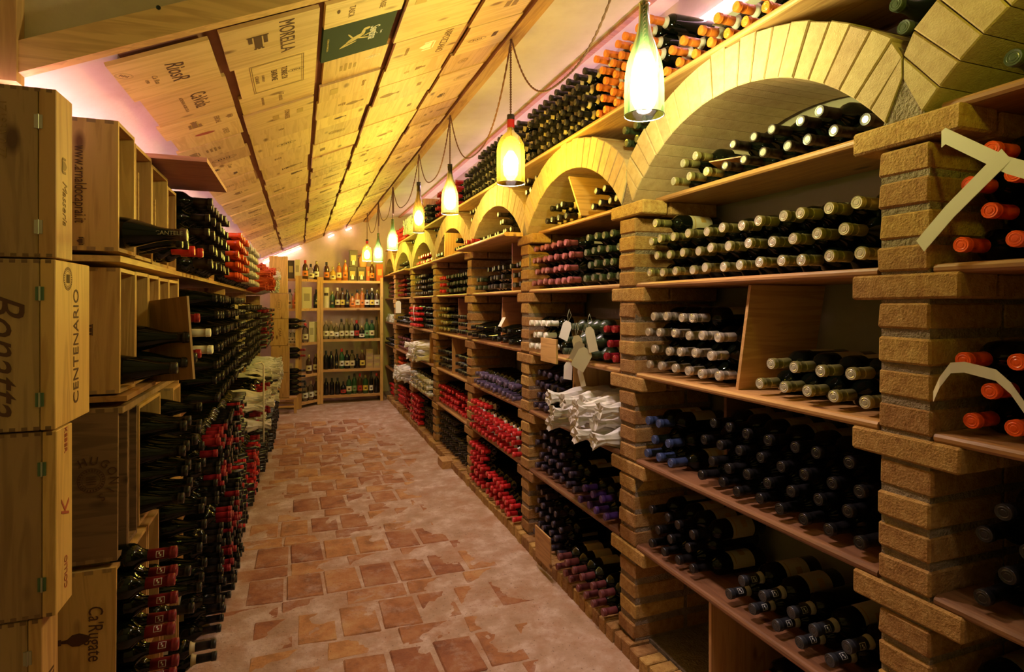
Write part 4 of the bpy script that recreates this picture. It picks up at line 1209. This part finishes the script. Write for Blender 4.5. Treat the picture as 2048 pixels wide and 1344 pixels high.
# ------------------------------------------------------------------ spirits shelving at the end of the aisle
def shelf_unit(name, label, x0, x1, yl, yr, zs, depth=.28, posts=True, ztop=1.84):
    """an open wooden shelf; the front edge runs from (x0, yl) to (x1, yr)"""
    c = empty(name, (x0, yl, 0)); tag(c, label, 'shelf')
    def poly(n, ya, yb, za, zb, inset=0.0):
        b = MB(); xa, xb = x0 + inset, x1 - inset
        vs = [(xa - x0, ya, za), (xb - x0, ya + yr - yl, za), (xb - x0, yb + yr - yl, za), (xa - x0, yb, za)]
        vs = vs + [(x, y, zb) for x, y, _ in vs]
        b.add(vs, [(0, 3, 2, 1), (4, 5, 6, 7), (0, 1, 5, 4), (1, 2, 6, 5), (2, 3, 7, 6), (3, 0, 4, 7)])
        b.obj(n, M['pine_x'], c)
    for z in zs:
        poly('shelf', 0, depth, z - .018, z, .0)
        poly('front_rail', -.010, -.001, z - .034, z + .002, .0)
    for x, yy in ((0, 0), (x1 - x0, yr - yl)):
        for y2 in (yy - .040, yy + depth - .028):
            b = MB(); b.box(x - .020, x + .020, y2, y2 + .028, 0, ztop); b.obj('post', M['pine_z'], c)
    return c
U1 = [.115, .493, .935, 1.392, 1.792]
shelf_unit('spirits_shelf', 'wide pine shelf of spirits against the end wall', .305, 1.15, 8.80, 8.74, U1)
U2 = [.075, .455, .905, 1.387, 1.80]
shelf_unit('spirits_shelf', 'narrow middle pine shelf of spirits beside the wide one', .01, .262, 8.50, 8.78, U2)
U3 = [.10, .50, .90, 1.20, 1.387, 1.80]
shelf_unit('spirits_shelf', 'narrow left pine shelf half hidden behind upright crates', -.30, -.03, 8.56, 8.50, U3, depth=.26)
# upright crates in front of it
cz = .21
for k, (h, tx, lb) in enumerate(((.335, None, 'lowest upright crate'), (.355, 'CASA', 'second upright crate from the floor, lettered'), (.355, 'CASA', 'third upright crate from the floor, lettered'), (.335, None, 'fourth upright crate from the floor, knotty'), (.49, None, 'topmost tall upright crate'))):
    c = empty('upright_crate', (0, 0, 0), Tr(-.36 + (.012 if k < 2 else 0) - (.01 if k > 3 else 0), 8.16, cz))
    tag(c, lb + ' of the column before the left spirits shelf', 'crate')
    me = block_mesh('crate_body', .225, .17, h - .004, M['pine_z'], .002, .001); body = put('crate_body', me, c, Tr(.1125, .085, h / 2))
    me = block_mesh('front_panel', .223, .008, h - .006, M['pine_z'], .002, .0005); fp = put('front_panel', me, c, Tr(.1125, -.004, h / 2))
    if tx: text(tx, .05, frame((.12, -.0090, h * .5), (0, 0, -1), (1, 0, 0)), c, M['ink'], .9)
    elif k == 0: text('TENUTA', .022, frame((.12, -.0090, h * .5), (0, 0, -1), (1, 0, 0)), c, M['ink_soft'], .9)
    else: emblem('oval', frame((.11, -.0090, h * .55), (0, 0, 1), (-1, 0, 0)), c, M['ink_soft'], 1.4)
    cz += h
st = empty('low_stand', (-.30, 8.15, 0), Tr(-.34, 8.15, 0)); tag(st, 'low pine stand under the upright crates', 'stand')
for (x, y) in ((.0, .0), (.29, .0), (.0, .16), (.29, .16)):
    b = MB(); b.box(x - .018, x + .018, y, y + .03, 0, .188); b.obj('leg', M['pine_z'], st)
b = MB(); b.box(-.02, .31, 0, .19, .188, .208); b.obj('top_board', M['pine_x'], st)
b = MB(); b.box(-.0, .29, .004, .02, .08, .105); b.obj('stretcher', M['pine_x'], st)
# wine bottles lying beside the upright crates, necks to the right
for (z, kd, n) in ((.235, 'dark', 1), (.31, 'dark', 1), (.385, 'dark', 1), (.46, 'dark', 1), (.535, 'dark', 1), (.74, 'crim', 1), (.82, 'crim', 1), (1.22, 'dark', 1), (1.14, 'dark', 1)):
    P(kd, -.22, 8.42, z, 'L', 'beside the upright crates at the far end', 0, 0, 0)

# bottle types for spirits, upright
GL = {'clear': thin_glass('clear_glass', (.86, .9, .84), .04, .16), 'amber': plain('amber_spirit', (.42, .13, .02), .12, 0, .6, .3), 'brown': plain('brown_glass', (.07, .028, .012), .1, 0, .6),
      'green': plain('green_glass', (.03, .085, .03), .1, 0, .6), 'black': plain('black_glass', (.008, .008, .009), .1, 0, .6), 'gold': plain('golden_spirit', (.55, .33, .06), .12, 0, .6)}
LB = {'cream': plain('cream_label', (.78, .68, .42), .6), 'white': plain('white_label', (.8, .78, .7), .6), 'orange': plain('orange_label', (.75, .22, .04), .6), 'black': plain('black_label', (.03, .03, .03), .5),
      'yellow': plain('yellow_label', (.80, .60, .10), .6), 'red': plain('red_label', (.5, .04, .03), .6), 'green': plain('green_label', (.25, .42, .2), .6)}
CPS = {'gold': CM['gold'], 'black': M['black'], 'red': CM['red'], 'cream': M['paper'], 'cork': M['carton']}
def sprof(shape):
    if shape == 'tall': return [(0, .003), (.034, 0), (.036, .01), (.036, .19), (.030, .21), (.015, .235), (.0135, .285)]
    if shape == 'squat': return [(0, .003), (.048, 0), (.052, .012), (.052, .12), (.045, .15), (.018, .175), (.014, .225)]
    if shape == 'slim': return [(0, .003), (.028, 0), (.029, .008), (.029, .20), (.020, .24), (.012, .27), (.0115, .31)]
    if shape == 'bell': return [(0, .003), (.044, 0), (.047, .012), (.040, .09), (.034, .14), (.026, .18), (.014, .21), (.013, .25)]
    return [(0, .003), (.038, 0), (.040, .01), (.040, .17), (.032, .20), (.015, .22), (.014, .26)]
SP = {}
def spirit(x, y, z, shape, glass, lab, cap, label, s=1.0):
    key = (shape, glass)
    if key not in SP:
        b = MB(); b.lathe(sprof(shape), 14); SP[key] = b.mesh('spirit_bottle', GL[glass])
    o = put('spirit_bottle', SP[key], None, Tr(x, y, z + .001) @ Matrix.Scale(s, 4))
    tag(o, label, 'bottle', 'spirit bottles on the end shelves')
    pr = sprof(shape); zt = pr[-1][1]; rb = pr[2][0]
    key = ('cap', shape, cap)
    if key not in SP:
        b = MB(); b.lathe([(pr[-1][0] + .001, zt - .035), (pr[-1][0] + .0025, zt - .034), (pr[-1][0] + .0025, zt + .012), (0, zt + .012)], 12); SP[key] = b.mesh('cap', CPS[cap])
    put('cap', SP[key], o)
    if lab:
        key = ('lab', shape, lab)
        if key not in SP:
            b = MB(); zl = .045 if shape != 'squat' else .03; zh = zl + (.075 if shape != 'squat' else .06)
            rr = rb + .0006 if shape != 'bell' else .0465
            b.lathe([(rr, zl), (rr if shape != 'bell' else .040, zh)], 12, 0, a0=-PI / 2 - 1.2, a1=-PI / 2 + 1.2)
            b.lathe([(rr + .0004 if shape != 'bell' else .0455, zl + .02), (rr + .0004 if shape != 'bell' else .0425, zl + .045)], 4, 1, a0=-PI / 2 - .4, a1=-PI / 2 + .4)
            SP[key] = b.mesh('label', [LB[lab], M['ink'] if lab not in ('black',) else M['ink_gold']])
        put('label', SP[key], o)
    return o
SHN = {'tall': 'tall', 'squat': 'squat', 'slim': 'slim', 'bell': 'bell-shaped', 'std': 'round-shouldered'}
GN = {'clear': 'clear', 'amber': 'amber', 'brown': 'brown', 'green': 'green', 'black': 'black', 'gold': 'golden'}
ORD = ['first', 'second', 'third', 'fourth', 'fifth', 'sixth', 'seventh', 'eighth', 'ninth', 'tenth', 'eleventh', 'twelfth', 'thirteenth', 'fourteenth', 'fifteenth', 'sixteenth', 'seventeenth', 'eighteenth', 'nineteenth', 'twentieth', 'twenty-first', 'twenty-second', 'twenty-third', 'twenty-fourth']
def row_of(items, z, x0, x1, y0, y1, where):
    n = len(items)
    for i, it in enumerate(items):
        f = (i + .5) / n
        x = x0 + (x1 - x0) * f; y = y0 + (y1 - y0) * f
        shape, glass, lab, cap = it[:4]; s = it[4] if len(it) > 4 else 1.0
        spirit(x, y + br.uniform(-.01, .03), z, shape, glass, lab, cap, f'{SHN[shape]} {GN[glass]} spirit bottle, {ORD[i]} from left, {where}', s)
t_, q_, l_, b_, s_ = 'tall', 'squat', 'slim', 'bell', 'std'
row_of([(s_, 'brown', 'orange', 'black'), (q_, 'gold', 'cream', 'gold', .85), (s_, 'amber', 'cream', 'gold'), (t_, 'amber', 'orange', 'gold', 1.05)], U1[4], .33, .68, 8.84, 8.84, 'top of wide shelf')
row_of([(s_, 'green', 'black', 'gold', .9), (t_, 'brown', 'cream', 'cream'), (t_, 'brown', 'yellow', 'black'), (s_, 'black', 'black', 'black'), (q_, 'amber', 'orange', 'black', .9), (s_, 'amber', 'cream', 'black'), (t_, 'amber', 'orange', 'cork'), (s_, 'black', 'white', 'black'), (t_, 'black', 'yellow', 'cream'), (s_, 'brown', 'white', 'gold')], U1[3], .42, 1.13, 8.86, 8.82, 'upper wide shelf')
row_of([(s_, 'clear', 'cream', 'cork'), (b_, 'clear', 'cream', 'cork'), (s_, 'clear', 'white', 'cork', .85), (t_, 'clear', 'cream', 'black'), (t_, 'clear', 'cream', 'cork'), (t_, 'clear', 'white', 'cork'), (s_, 'black', 'red', 'red'), (q_, 'black', 'white', 'gold', .8), (t_, 'green', 'green', 'black'), (s_, 'green', 'cream', 'black'), (l_, 'clear', None, 'black')], U1[2], .33, 1.13, 8.86, 8.82, 'middle wide shelf')
row_of([(s_, 'black', None, 'black'), (s_, 'black', None, 'black', .95), (l_, 'black', 'black', 'black', .9), (t_, 'green', 'white', 'red'), (s_, 'black', 'cream', 'black'), (s_, 'clear', 'cream', 'black'), (q_, 'black', None, 'black', .9), (s_, 'brown', 'yellow', 'gold')], U1[1], .33, .92, 8.86, 8.82, 'lower wide shelf')
row_of([(s_, 'black', None, 'black', .9), (s_, 'black', None, 'black', .9), (s_, 'black', None, 'black', .9), (q_, 'black', 'red', 'black', .8), (s_, 'green', 'cream', 'black'), (t_, 'green', 'green', 'black'), (t_, 'brown', 'red', 'red'), (s_, 'green', 'yellow', 'gold'), (l_, 'black', 'white', 'black'), (t_, 'black', None, 'red')], U1[0], .33, 1.13, 8.86, 8.82, 'bottom wide shelf')
row_of([(s_, 'brown', 'orange', 'red'), (q_, 'clear', 'cream', 'black', .95), (s_, 'brown', 'white', 'gold')], U2[4], .04, .27, 8.62, 8.86, 'top of middle shelf')
row_of([(s_, 'clear', 'cream', 'red')], U2[2], .03, .13, 8.60, 8.70, 'middle narrow shelf')
row_of([(s_, 'black', 'black', 'black')], U2[3], .18, .28, 8.75, 8.85, 'upper narrow shelf')
row_of([(s_, 'brown', 'cream', 'gold'), (s_, 'brown', 'cream', 'gold')], U2[1], .08, .27, 8.66, 8.86, 'lower narrow shelf')
row_of([(s_, 'clear', 'white', 'black'), (s_, 'clear', 'white', 'cork'), (t_, 'brown', 'white', 'gold')], U2[0], .04, .27, 8.62, 8.86, 'bottom narrow shelf')
row_of([(s_, 'clear', 'cream', 'black'), (s_, 'amber', 'orange', 'gold')], U3[4], -.16, -.02, 8.66, 8.62, 'upper left shelf')
row_of([(s_, 'clear', 'cream', 'cream', .7), (s_, 'clear', 'cream', 'cream', .7), (s_, 'clear', 'cream', 'cream', .7)], U3[2], -.16, -.02, 8.66, 8.62, 'middle left shelf')
def carton(x, y, z, w, d, h, mat, label, name='bottle_carton', lidh=.0, win=False):
    c = empty(name, (0, 0, 0), Tr(x, y, z)); tag(c, label, 'box')
    me = block_mesh('carton_body', w, d, h, M[mat], .002, .0005); put('carton_body', me, c, Tr(w / 2, d / 2, h / 2))
    b = MB(); b.box(w * .2, w * .8, -.0012, 0, h * .35, h * .7); b.obj('printed_panel', M['ink_gold'] if mat != 'carton_cream' else M['label'], c)
    if win:
        b = MB(); b.lathe([(.0, 0), (.028, 0), (.028, .08), (.01, .11), (.01, .14), (0, .14)], 10); b.obj('bottle_window', M['ink_white'], c, Tr(w / 2, .002, h * .12) @ Matrix.Diagonal((.8, .15, .8, 1)))
    return c
carton(-.155, 8.60, U3[5], .09, .09, .26, 'carton_dark', 'dark carton on top of the left shelf beside a cream one')
carton(-.06, 8.56, U3[5], .07, .09, .27, 'carton_cream', 'tall cream carton on top of the left shelf')
carton(.685, 8.86, U1[4], .12, .10, .21, 'carton_dark', 'dark carton with a pale bottle print on top of the wide shelf, left of two', win=True)
carton(.815, 8.86, U1[4], .12, .10, .21, 'carton_dark', 'dark carton with a pale bottle print on top of the wide shelf, right of two', win=True)
carton(.70, 8.88, U1[4] + .212, .12, .10, .25, 'carton_dark', 'dark window carton standing on the two dark cartons', win=True)
carton(.945, 8.88, U1[4], .10, .08, .22, 'carton_red', 'red and cream printed carton behind the round-label flask')
carton(1.09, 8.84, U1[4], .10, .08, .26, 'carton_red', 'plain red carton at the end of the wide shelf top')
spirit(1.02, 8.80, U1[4], 'tall', 'brown', 'orange', 'gold', 'dark flask with a round gold label between red cartons')
b = MB(); b.lathe([(0, 0), (.05, 0), (.055, .01), (.065, .09), (.06, .14), (.032, .17), (.03, .20), (.04, .21)], 16)
j = tag(b.obj('clay_jug', M['clay'], None, Tr(.90, 8.92, U1[4] + .212)), 'terracotta jug standing on the cartons below the last lamp', 'jug')
hb = MB(); hb.tube([(.05, 0, .14), (.085, 0, .15), (.085, 0, .19), (.034, 0, .20)], .006, 6); hb.obj('handle', M['clay'], j, Rz(PI))
b = MB(); b.lathe([(0, 0), (.045, 0), (.045, .30), (0, .30)], 16, smooth=False); c = tag(b.obj('tin_tube', M['carton_cream'], None, Tr(.37, 8.88, U1[3])), 'tall cream cylinder tin with a dark oval on the upper shelf', 'tin')
b = MB(); b.lathe([(.046, .18), (.046, .22)], 8, 0, a0=-PI / 2 - .7, a1=-PI / 2 + .7); b.obj('printed_oval', M['carton_dark'], c)
carton(.035, 8.62, U2[3], .13, .12, .30, 'carton_cream', 'large cream carton on the upper narrow shelf')
carton(.13, 8.74, U2[2], .075, .10, .29, 'carton_cream', 'left of two cream cartons on the middle narrow shelf')
carton(.21, 8.80, U2[2], .075, .10, .29, 'carton_cream', 'right of two cream cartons on the middle narrow shelf')
carton(.93, 8.80, U1[1], .11, .12, .10, 'carton', 'lowest brown box of the left column on the lower wide shelf')
carton(.93, 8.80, U1[1] + .102, .11, .12, .09, 'carton', 'middle brown box of the left column on the lower wide shelf')
carton(.935, 8.80, U1[1] + .194, .10, .12, .09, 'carton', 'topmost brown box of the left column on the lower wide shelf')
carton(1.045, 8.80, U1[1], .10, .12, .10, 'carton', 'lower brown box at the shelf end on the lower wide shelf')
carton(1.045, 8.80, U1[1] + .102, .11, .12, .09, 'carton', 'upper brown box at the shelf end on the lower wide shelf')
carton(-.16, 8.60, U3[1], .08, .1, .12, 'carton_cream', 'small cream carton on the left shelf behind the crates')

# ------------------------------------------------------------------ bottle pendant lamps
def lamp_prof(shape, L):
    if shape == 'champagne': p = [(.0145, 1.0), (.0175, .985), (.0145, .965), (.0165, .82), (.024, .70), (.038, .58), (.051, .46), (.057, .34), (.0585, .2), (.0585, 0)]
    elif shape == 'wide': p = [(.0165, 1.0), (.0165, .80), (.021, .76), (.048, .68), (.064, .58), (.069, .48), (.069, 0)]
    else: p = [(.0150, 1.0), (.0165, .98), (.0160, .80), (.022, .70), (.034, .60), (.043, .50), (.046, .42), (.046, 0)]
    return [(r_ * (L / .33) ** .3, z * L) for r_, z in p]
LT = ['the cut-off near bay', 'the large arch', 'the second arch', 'the third arch', 'the fourth arch', 'the fifth arch', 'the sixth arch', 'the spirits shelf']
LNAME = ['olive', 'clear green', 'yellow', 'olive', 'brown', 'green', 'dark green', 'amber']
GT = {}
bulb_mesh = None
hooks = []
for li, (X, Y, zt, L, tint, look, band, shp) in enumerate(LAMPS):
    hooks.append((X, Y, 2.755 if li else 2.75))
HZ = 2.752
for li, (X, Y, zt, L, tint, look, band, shp) in enumerate(LAMPS):
    lampo = empty('bottle_lamp', (X, Y, zt - L)); tag(lampo, f'{LNAME[li]} cut-bottle pendant lamp, {ORD[li]} from the near end, by {LT[li]}', 'lamp', 'bottle lamps hanging over the aisle')
    g = thin_glass('lamp_glass_' + look + str(li), tint, .05, .12, glow={'green': (.35, .75, .16), 'yellow': (1, .70, .04), 'olive': (.85, .68, .10), 'brown': (.62, .34, .03)}[look], share=.05)
    b = MB(); pr = lamp_prof(shp, L); b.lathe(pr, 28)
    b.obj('bottle_shade', g, lampo)
    b = MB(); rr = pr[-1][0]; b.tube([(rr * math.cos(2 * PI * k / 28), rr * math.sin(2 * PI * k / 28), 0) for k in range(28)], .0016, 5, closed=True)
    b.obj('cut_rim', plain('rim_glass' + str(li), (.5, .6, .45), .1, 0, .8), lampo)
    bz = L * (.29 if li else .42)
    b = MB(); b.lathe([(0, bz - .055), (.020, bz - .050), (.033, bz - .032), (.039, bz), (.034, bz + .026), (.021, bz + .047), (.013, bz + .06)], 10)
    b.obj('bulb', emission('bulb_glow' + str(li), BULB_COL, BULB_L * [.28, .80, .75, .75, .65, .65, .5, .5][li]), lampo)
    b = MB(); b.lathe([(0, bz + .098), (.013, bz + .098), (.013, bz + .06), (0, bz + .06)], 10); b.obj('socket', M['black'], lampo)
    if band:
        b = MB(); b.lathe([(pr[0][0] + .0012, L + .002), (pr[0][0] + .0014, L * .82)], 14)
        b.obj('neck_foil', CM['red'] if band == 'red' else CM['dark'], lampo)
        b = MB(); b.lathe([(0, L + .004), (pr[0][0] + .002, L + .004), (pr[0][0] + .002, L * .94)], 14); b.obj('neck_cap', M['black'], lampo)
    # twisted flex: down from its hook, and a swag to the previous hook
    hz = HZ - (zt - L)
    pts = []
    nseg = 40
    for s in range(2):
        c_ = MB(); P0 = []
        m_ = int((hz - bz - .09) / .006)
        for k in range(m_ + 1):
            z = bz + .09 + (hz - bz - .09) * k / m_
            a = z * 260 + s * PI
            P0.append((.003 * math.cos(a), .003 * math.sin(a), z))
        if s == 0: cc = MB()
        cc.tube(P0, .0030, 4)
    if li:
        X2, Y2 = hooks[li - 1][:2]
        sag = {1: .40, 2: .42, 3: .42, 4: .34, 5: .33, 6: .30, 7: .34}[li]
        for s in range(2):
            P0 = []; m_ = 110
            for k in range(m_ + 1):
                u = k / m_
                y = (Y2 - Y) * u; x = (X2 - X) * u
                z = hz - sag * (1 - abs(2 * u - 1) ** 2.6)
                a = u * 160 + s * PI
                P0.append((x + .0024 * math.cos(a) + .003, y, z + .0024 * math.sin(a)))
            cc.tube(P0, .0030, 4)
        if li in (5, 6):      # coiled spare flex
            P0 = []
            for k in range(90):
                a = 2 * PI * k / 30
                P0.append((.03 * math.sin(a) * .4 + .004 * k / 30, .045 * math.sin(a), hz - .16 + .15 * math.cos(a)))
            cc.tube(P0, .0025, 4)
    cc.obj('flex', M['cord'], lampo)
    hk = MB(); hk.tube([(0, 0, hz - .006), (.006, 0, hz - .002), (.006, 0, hz + .004), (0, 0, hz + .010), (0, 0, hz + .03)], .0025, 5); hk.obj('ceiling_hook', M['metal'], lampo)

# ------------------------------------------------------------------ light strips in the coves and at the end wall
def led(name, label, pts, s, rad=.006):
    b = MB(); b.tube(pts, rad, 6)
    o = b.obj(name, emission(name + '_glow', LED_COL, s)); tag(o, label, 'light strip')
    return o
led('light_strip', 'glowing light strip along the left wall behind the top crates', [(-.66, 1.70, 1.958), (-.66, 9.0, 1.958)], LED_LEFT)
led('light_strip', 'glowing light strip along the right cove behind the top shelf', [(1.650, .6, 2.70), (1.650, 9.0, 2.70)], LED_RIGHT)
led('light_tube', 'bright light tube rising along the end wall under the ceiling', [(-.52, 9.28, zc(-.52) - .07), (.02, 9.28, zc(.02) - .06)], LED_BACK, .012)
led('light_tube', 'short stub of light tube at the peak of the end wall', [(.42, 9.28, zc(.42) - .06), (.50, 9.28, zc(.5) - .055)], LED_BACK, .010)
led('light_tube', 'small light spot between the tube and the lamp row', [(.68, 9.28, zc(.68) - .06), (.76, 9.28, zc(.76) - .055)], LED_BACK, .010)

# ------------------------------------------------------------------ place the bottles
SHW = {'bordeaux': '', 'burgundy': 'sloping ', 'champagne': 'heavy '}
def tmat(p):
    sx = p['scale']
    d = 1 if p['side'] == 'L' else -1
    return Tr(p['x'], p['y'], p['z']) @ Rz(p['yaw'] * d) @ Ry(d * PI / 2 + p['pitch']) @ Rz(p['rollv']) @ Matrix.Scale(sx, 4)
WR = [wrap_mb(s).mesh('tissue_wrap', M['tissue']) for s in range(5)]
WRO = [wrap_mb(s + 9).mesh('tissue_wrap', M['tissue_red']) for s in range(2)]
for p in PL:
    p['rollv'] = (PI if p['side'] == 'L' else 0) + br.uniform(-1.1, 1.1)
    if p['kind'] in ('badge', 'logo'): p['rollv'] = (-1.0 if p['side'] == 'R' else PI + 1.0) + br.uniform(-.35, .35)
    p['d'] = math.hypot(p['x'] * 1.0, p['y']) + (0 if p['side'] == 'R' else .3)
groups = {}
for p in PL: groups.setdefault((p['kind'], p['where'], p['row']), []).append(p)
for g in groups.values():
    g.sort(key=lambda p: p['y'])
    for i, p in enumerate(g): p['idx'] = i; p['cnt'] = len(g)
by_name = {}
for p in PL: by_name.setdefault(KINDS[p['kind']][0], []).append(p)
LIMIT = 300
RW = ['bottom', 'second', 'third', 'fourth', 'fifth', 'sixth', 'seventh', 'eighth', 'ninth']
n_ind = 0
for nm, ps in by_name.items():
    ps.sort(key=lambda p: p['d'])
    ind, rest = ps[:LIMIT], ps[LIMIT:]
    for p in ind:
        K = KINDS[p['kind']]; near = p['d'] < 3.4
        w = K[1]; noun = 'bottle'
        far = False
        if p['kind'] in ('wrap', 'owrap'):
            me = br.choice(WR if p['kind'] == 'wrap' else WRO); o = put(nm, me, None, tmat(p))
        elif near:
            gm = M['glass_dusty'] if p['kind'] == 'dusty' else M['glass']
            o = put(nm, glass_mesh(p['shape'], gm), None, tmat(p))
            put('capsule', caps_mesh(p['kind']), o)
            if p['shape'] == 'bordeaux' and br.random() < .8: put('label', label_mesh(), o)
            if p['kind'] in ('badge', 'logo'): put('printed_badge', badge_mesh(), o)
        else:
            key = ('fm', p['shape'], p['kind'], 1)
            if key not in MESH:
                b_, mats = far_mesh(p['shape'], p['kind'], 1); MESH[key] = b_.mesh('bottle', mats)
            o = put(nm, MESH[key], None, tmat(p))
        if far:
            lab = f'{w} bottle lying among its like, {p["where"]}'; 
        else:
            cnt = f'{ORD[p["idx"]]} from near end' if p['idx'] < 24 else 'toward the far end'
            lab = f'{w} bottle, {cnt}, {RW[p["row"]]} row up, {p["where"]}'
            if p['row'] == 0: lab = f'{w} bottle, {cnt}, bottom row, {p["where"]}'
        ws = lab.replace(',', '').split()
        if len(ws) > 16: lab = ' '.join(lab.replace(' row up,', ' row,').replace('from near end', 'from near').split()[:16])
        tag(o, lab, 'bottle', f'{w} bottles, {p["where"]}')
        if p['where'] == 'reddish crate on top tier at left' and p['idx'] == 0:
            tx = text('CANTELE', .016, Matrix.Identity(4), o, M['label'])
            d = tmat(p) @ Vector((0, 0, .262)) + Vector((0, -.0196, .002))
            tx.matrix_basis = tmat(p).inverted() @ frame(d, (1, 0, 0), (0, 0, 1))
        n_ind += 1
    if rest:
        b = MB(); mats = []; mi = {}
        for p in rest:
            if p['kind'] in ('wrap', 'owrap'):
                mb = wrap_mb(br.randrange(4), 8); mm = [M['tissue'] if p['kind'] == 'wrap' else M['tissue_red']]
            else:
                mb, mm = far_mesh(p['shape'], p['kind'], 2 if p['d'] > 4 else 1)
            for m_ in mm:
                if m_.name not in mi: mi[m_.name] = len(mats); mats.append(m_)
            T = tmat(p); k = len(b.v)
            b.v.extend([tuple(T @ Vector(v)) for v in mb.v])
            b.f.extend([[i + k for i in f] for f in mb.f])
            b.m.extend([mi[mm[m_].name] for m_ in mb.m]); b.sm.extend(mb.sm)
        o = b.obj('stacked_' + nm, mats)
        tag(o, f'far {KINDS[ps[0]["kind"]][1]} bottles stacked too deep to tell apart', 'bottles', None, 'stuff')
print('bottles', len(PL), 'individual', n_ind, {k: len(v) for k, v in by_name.items()})
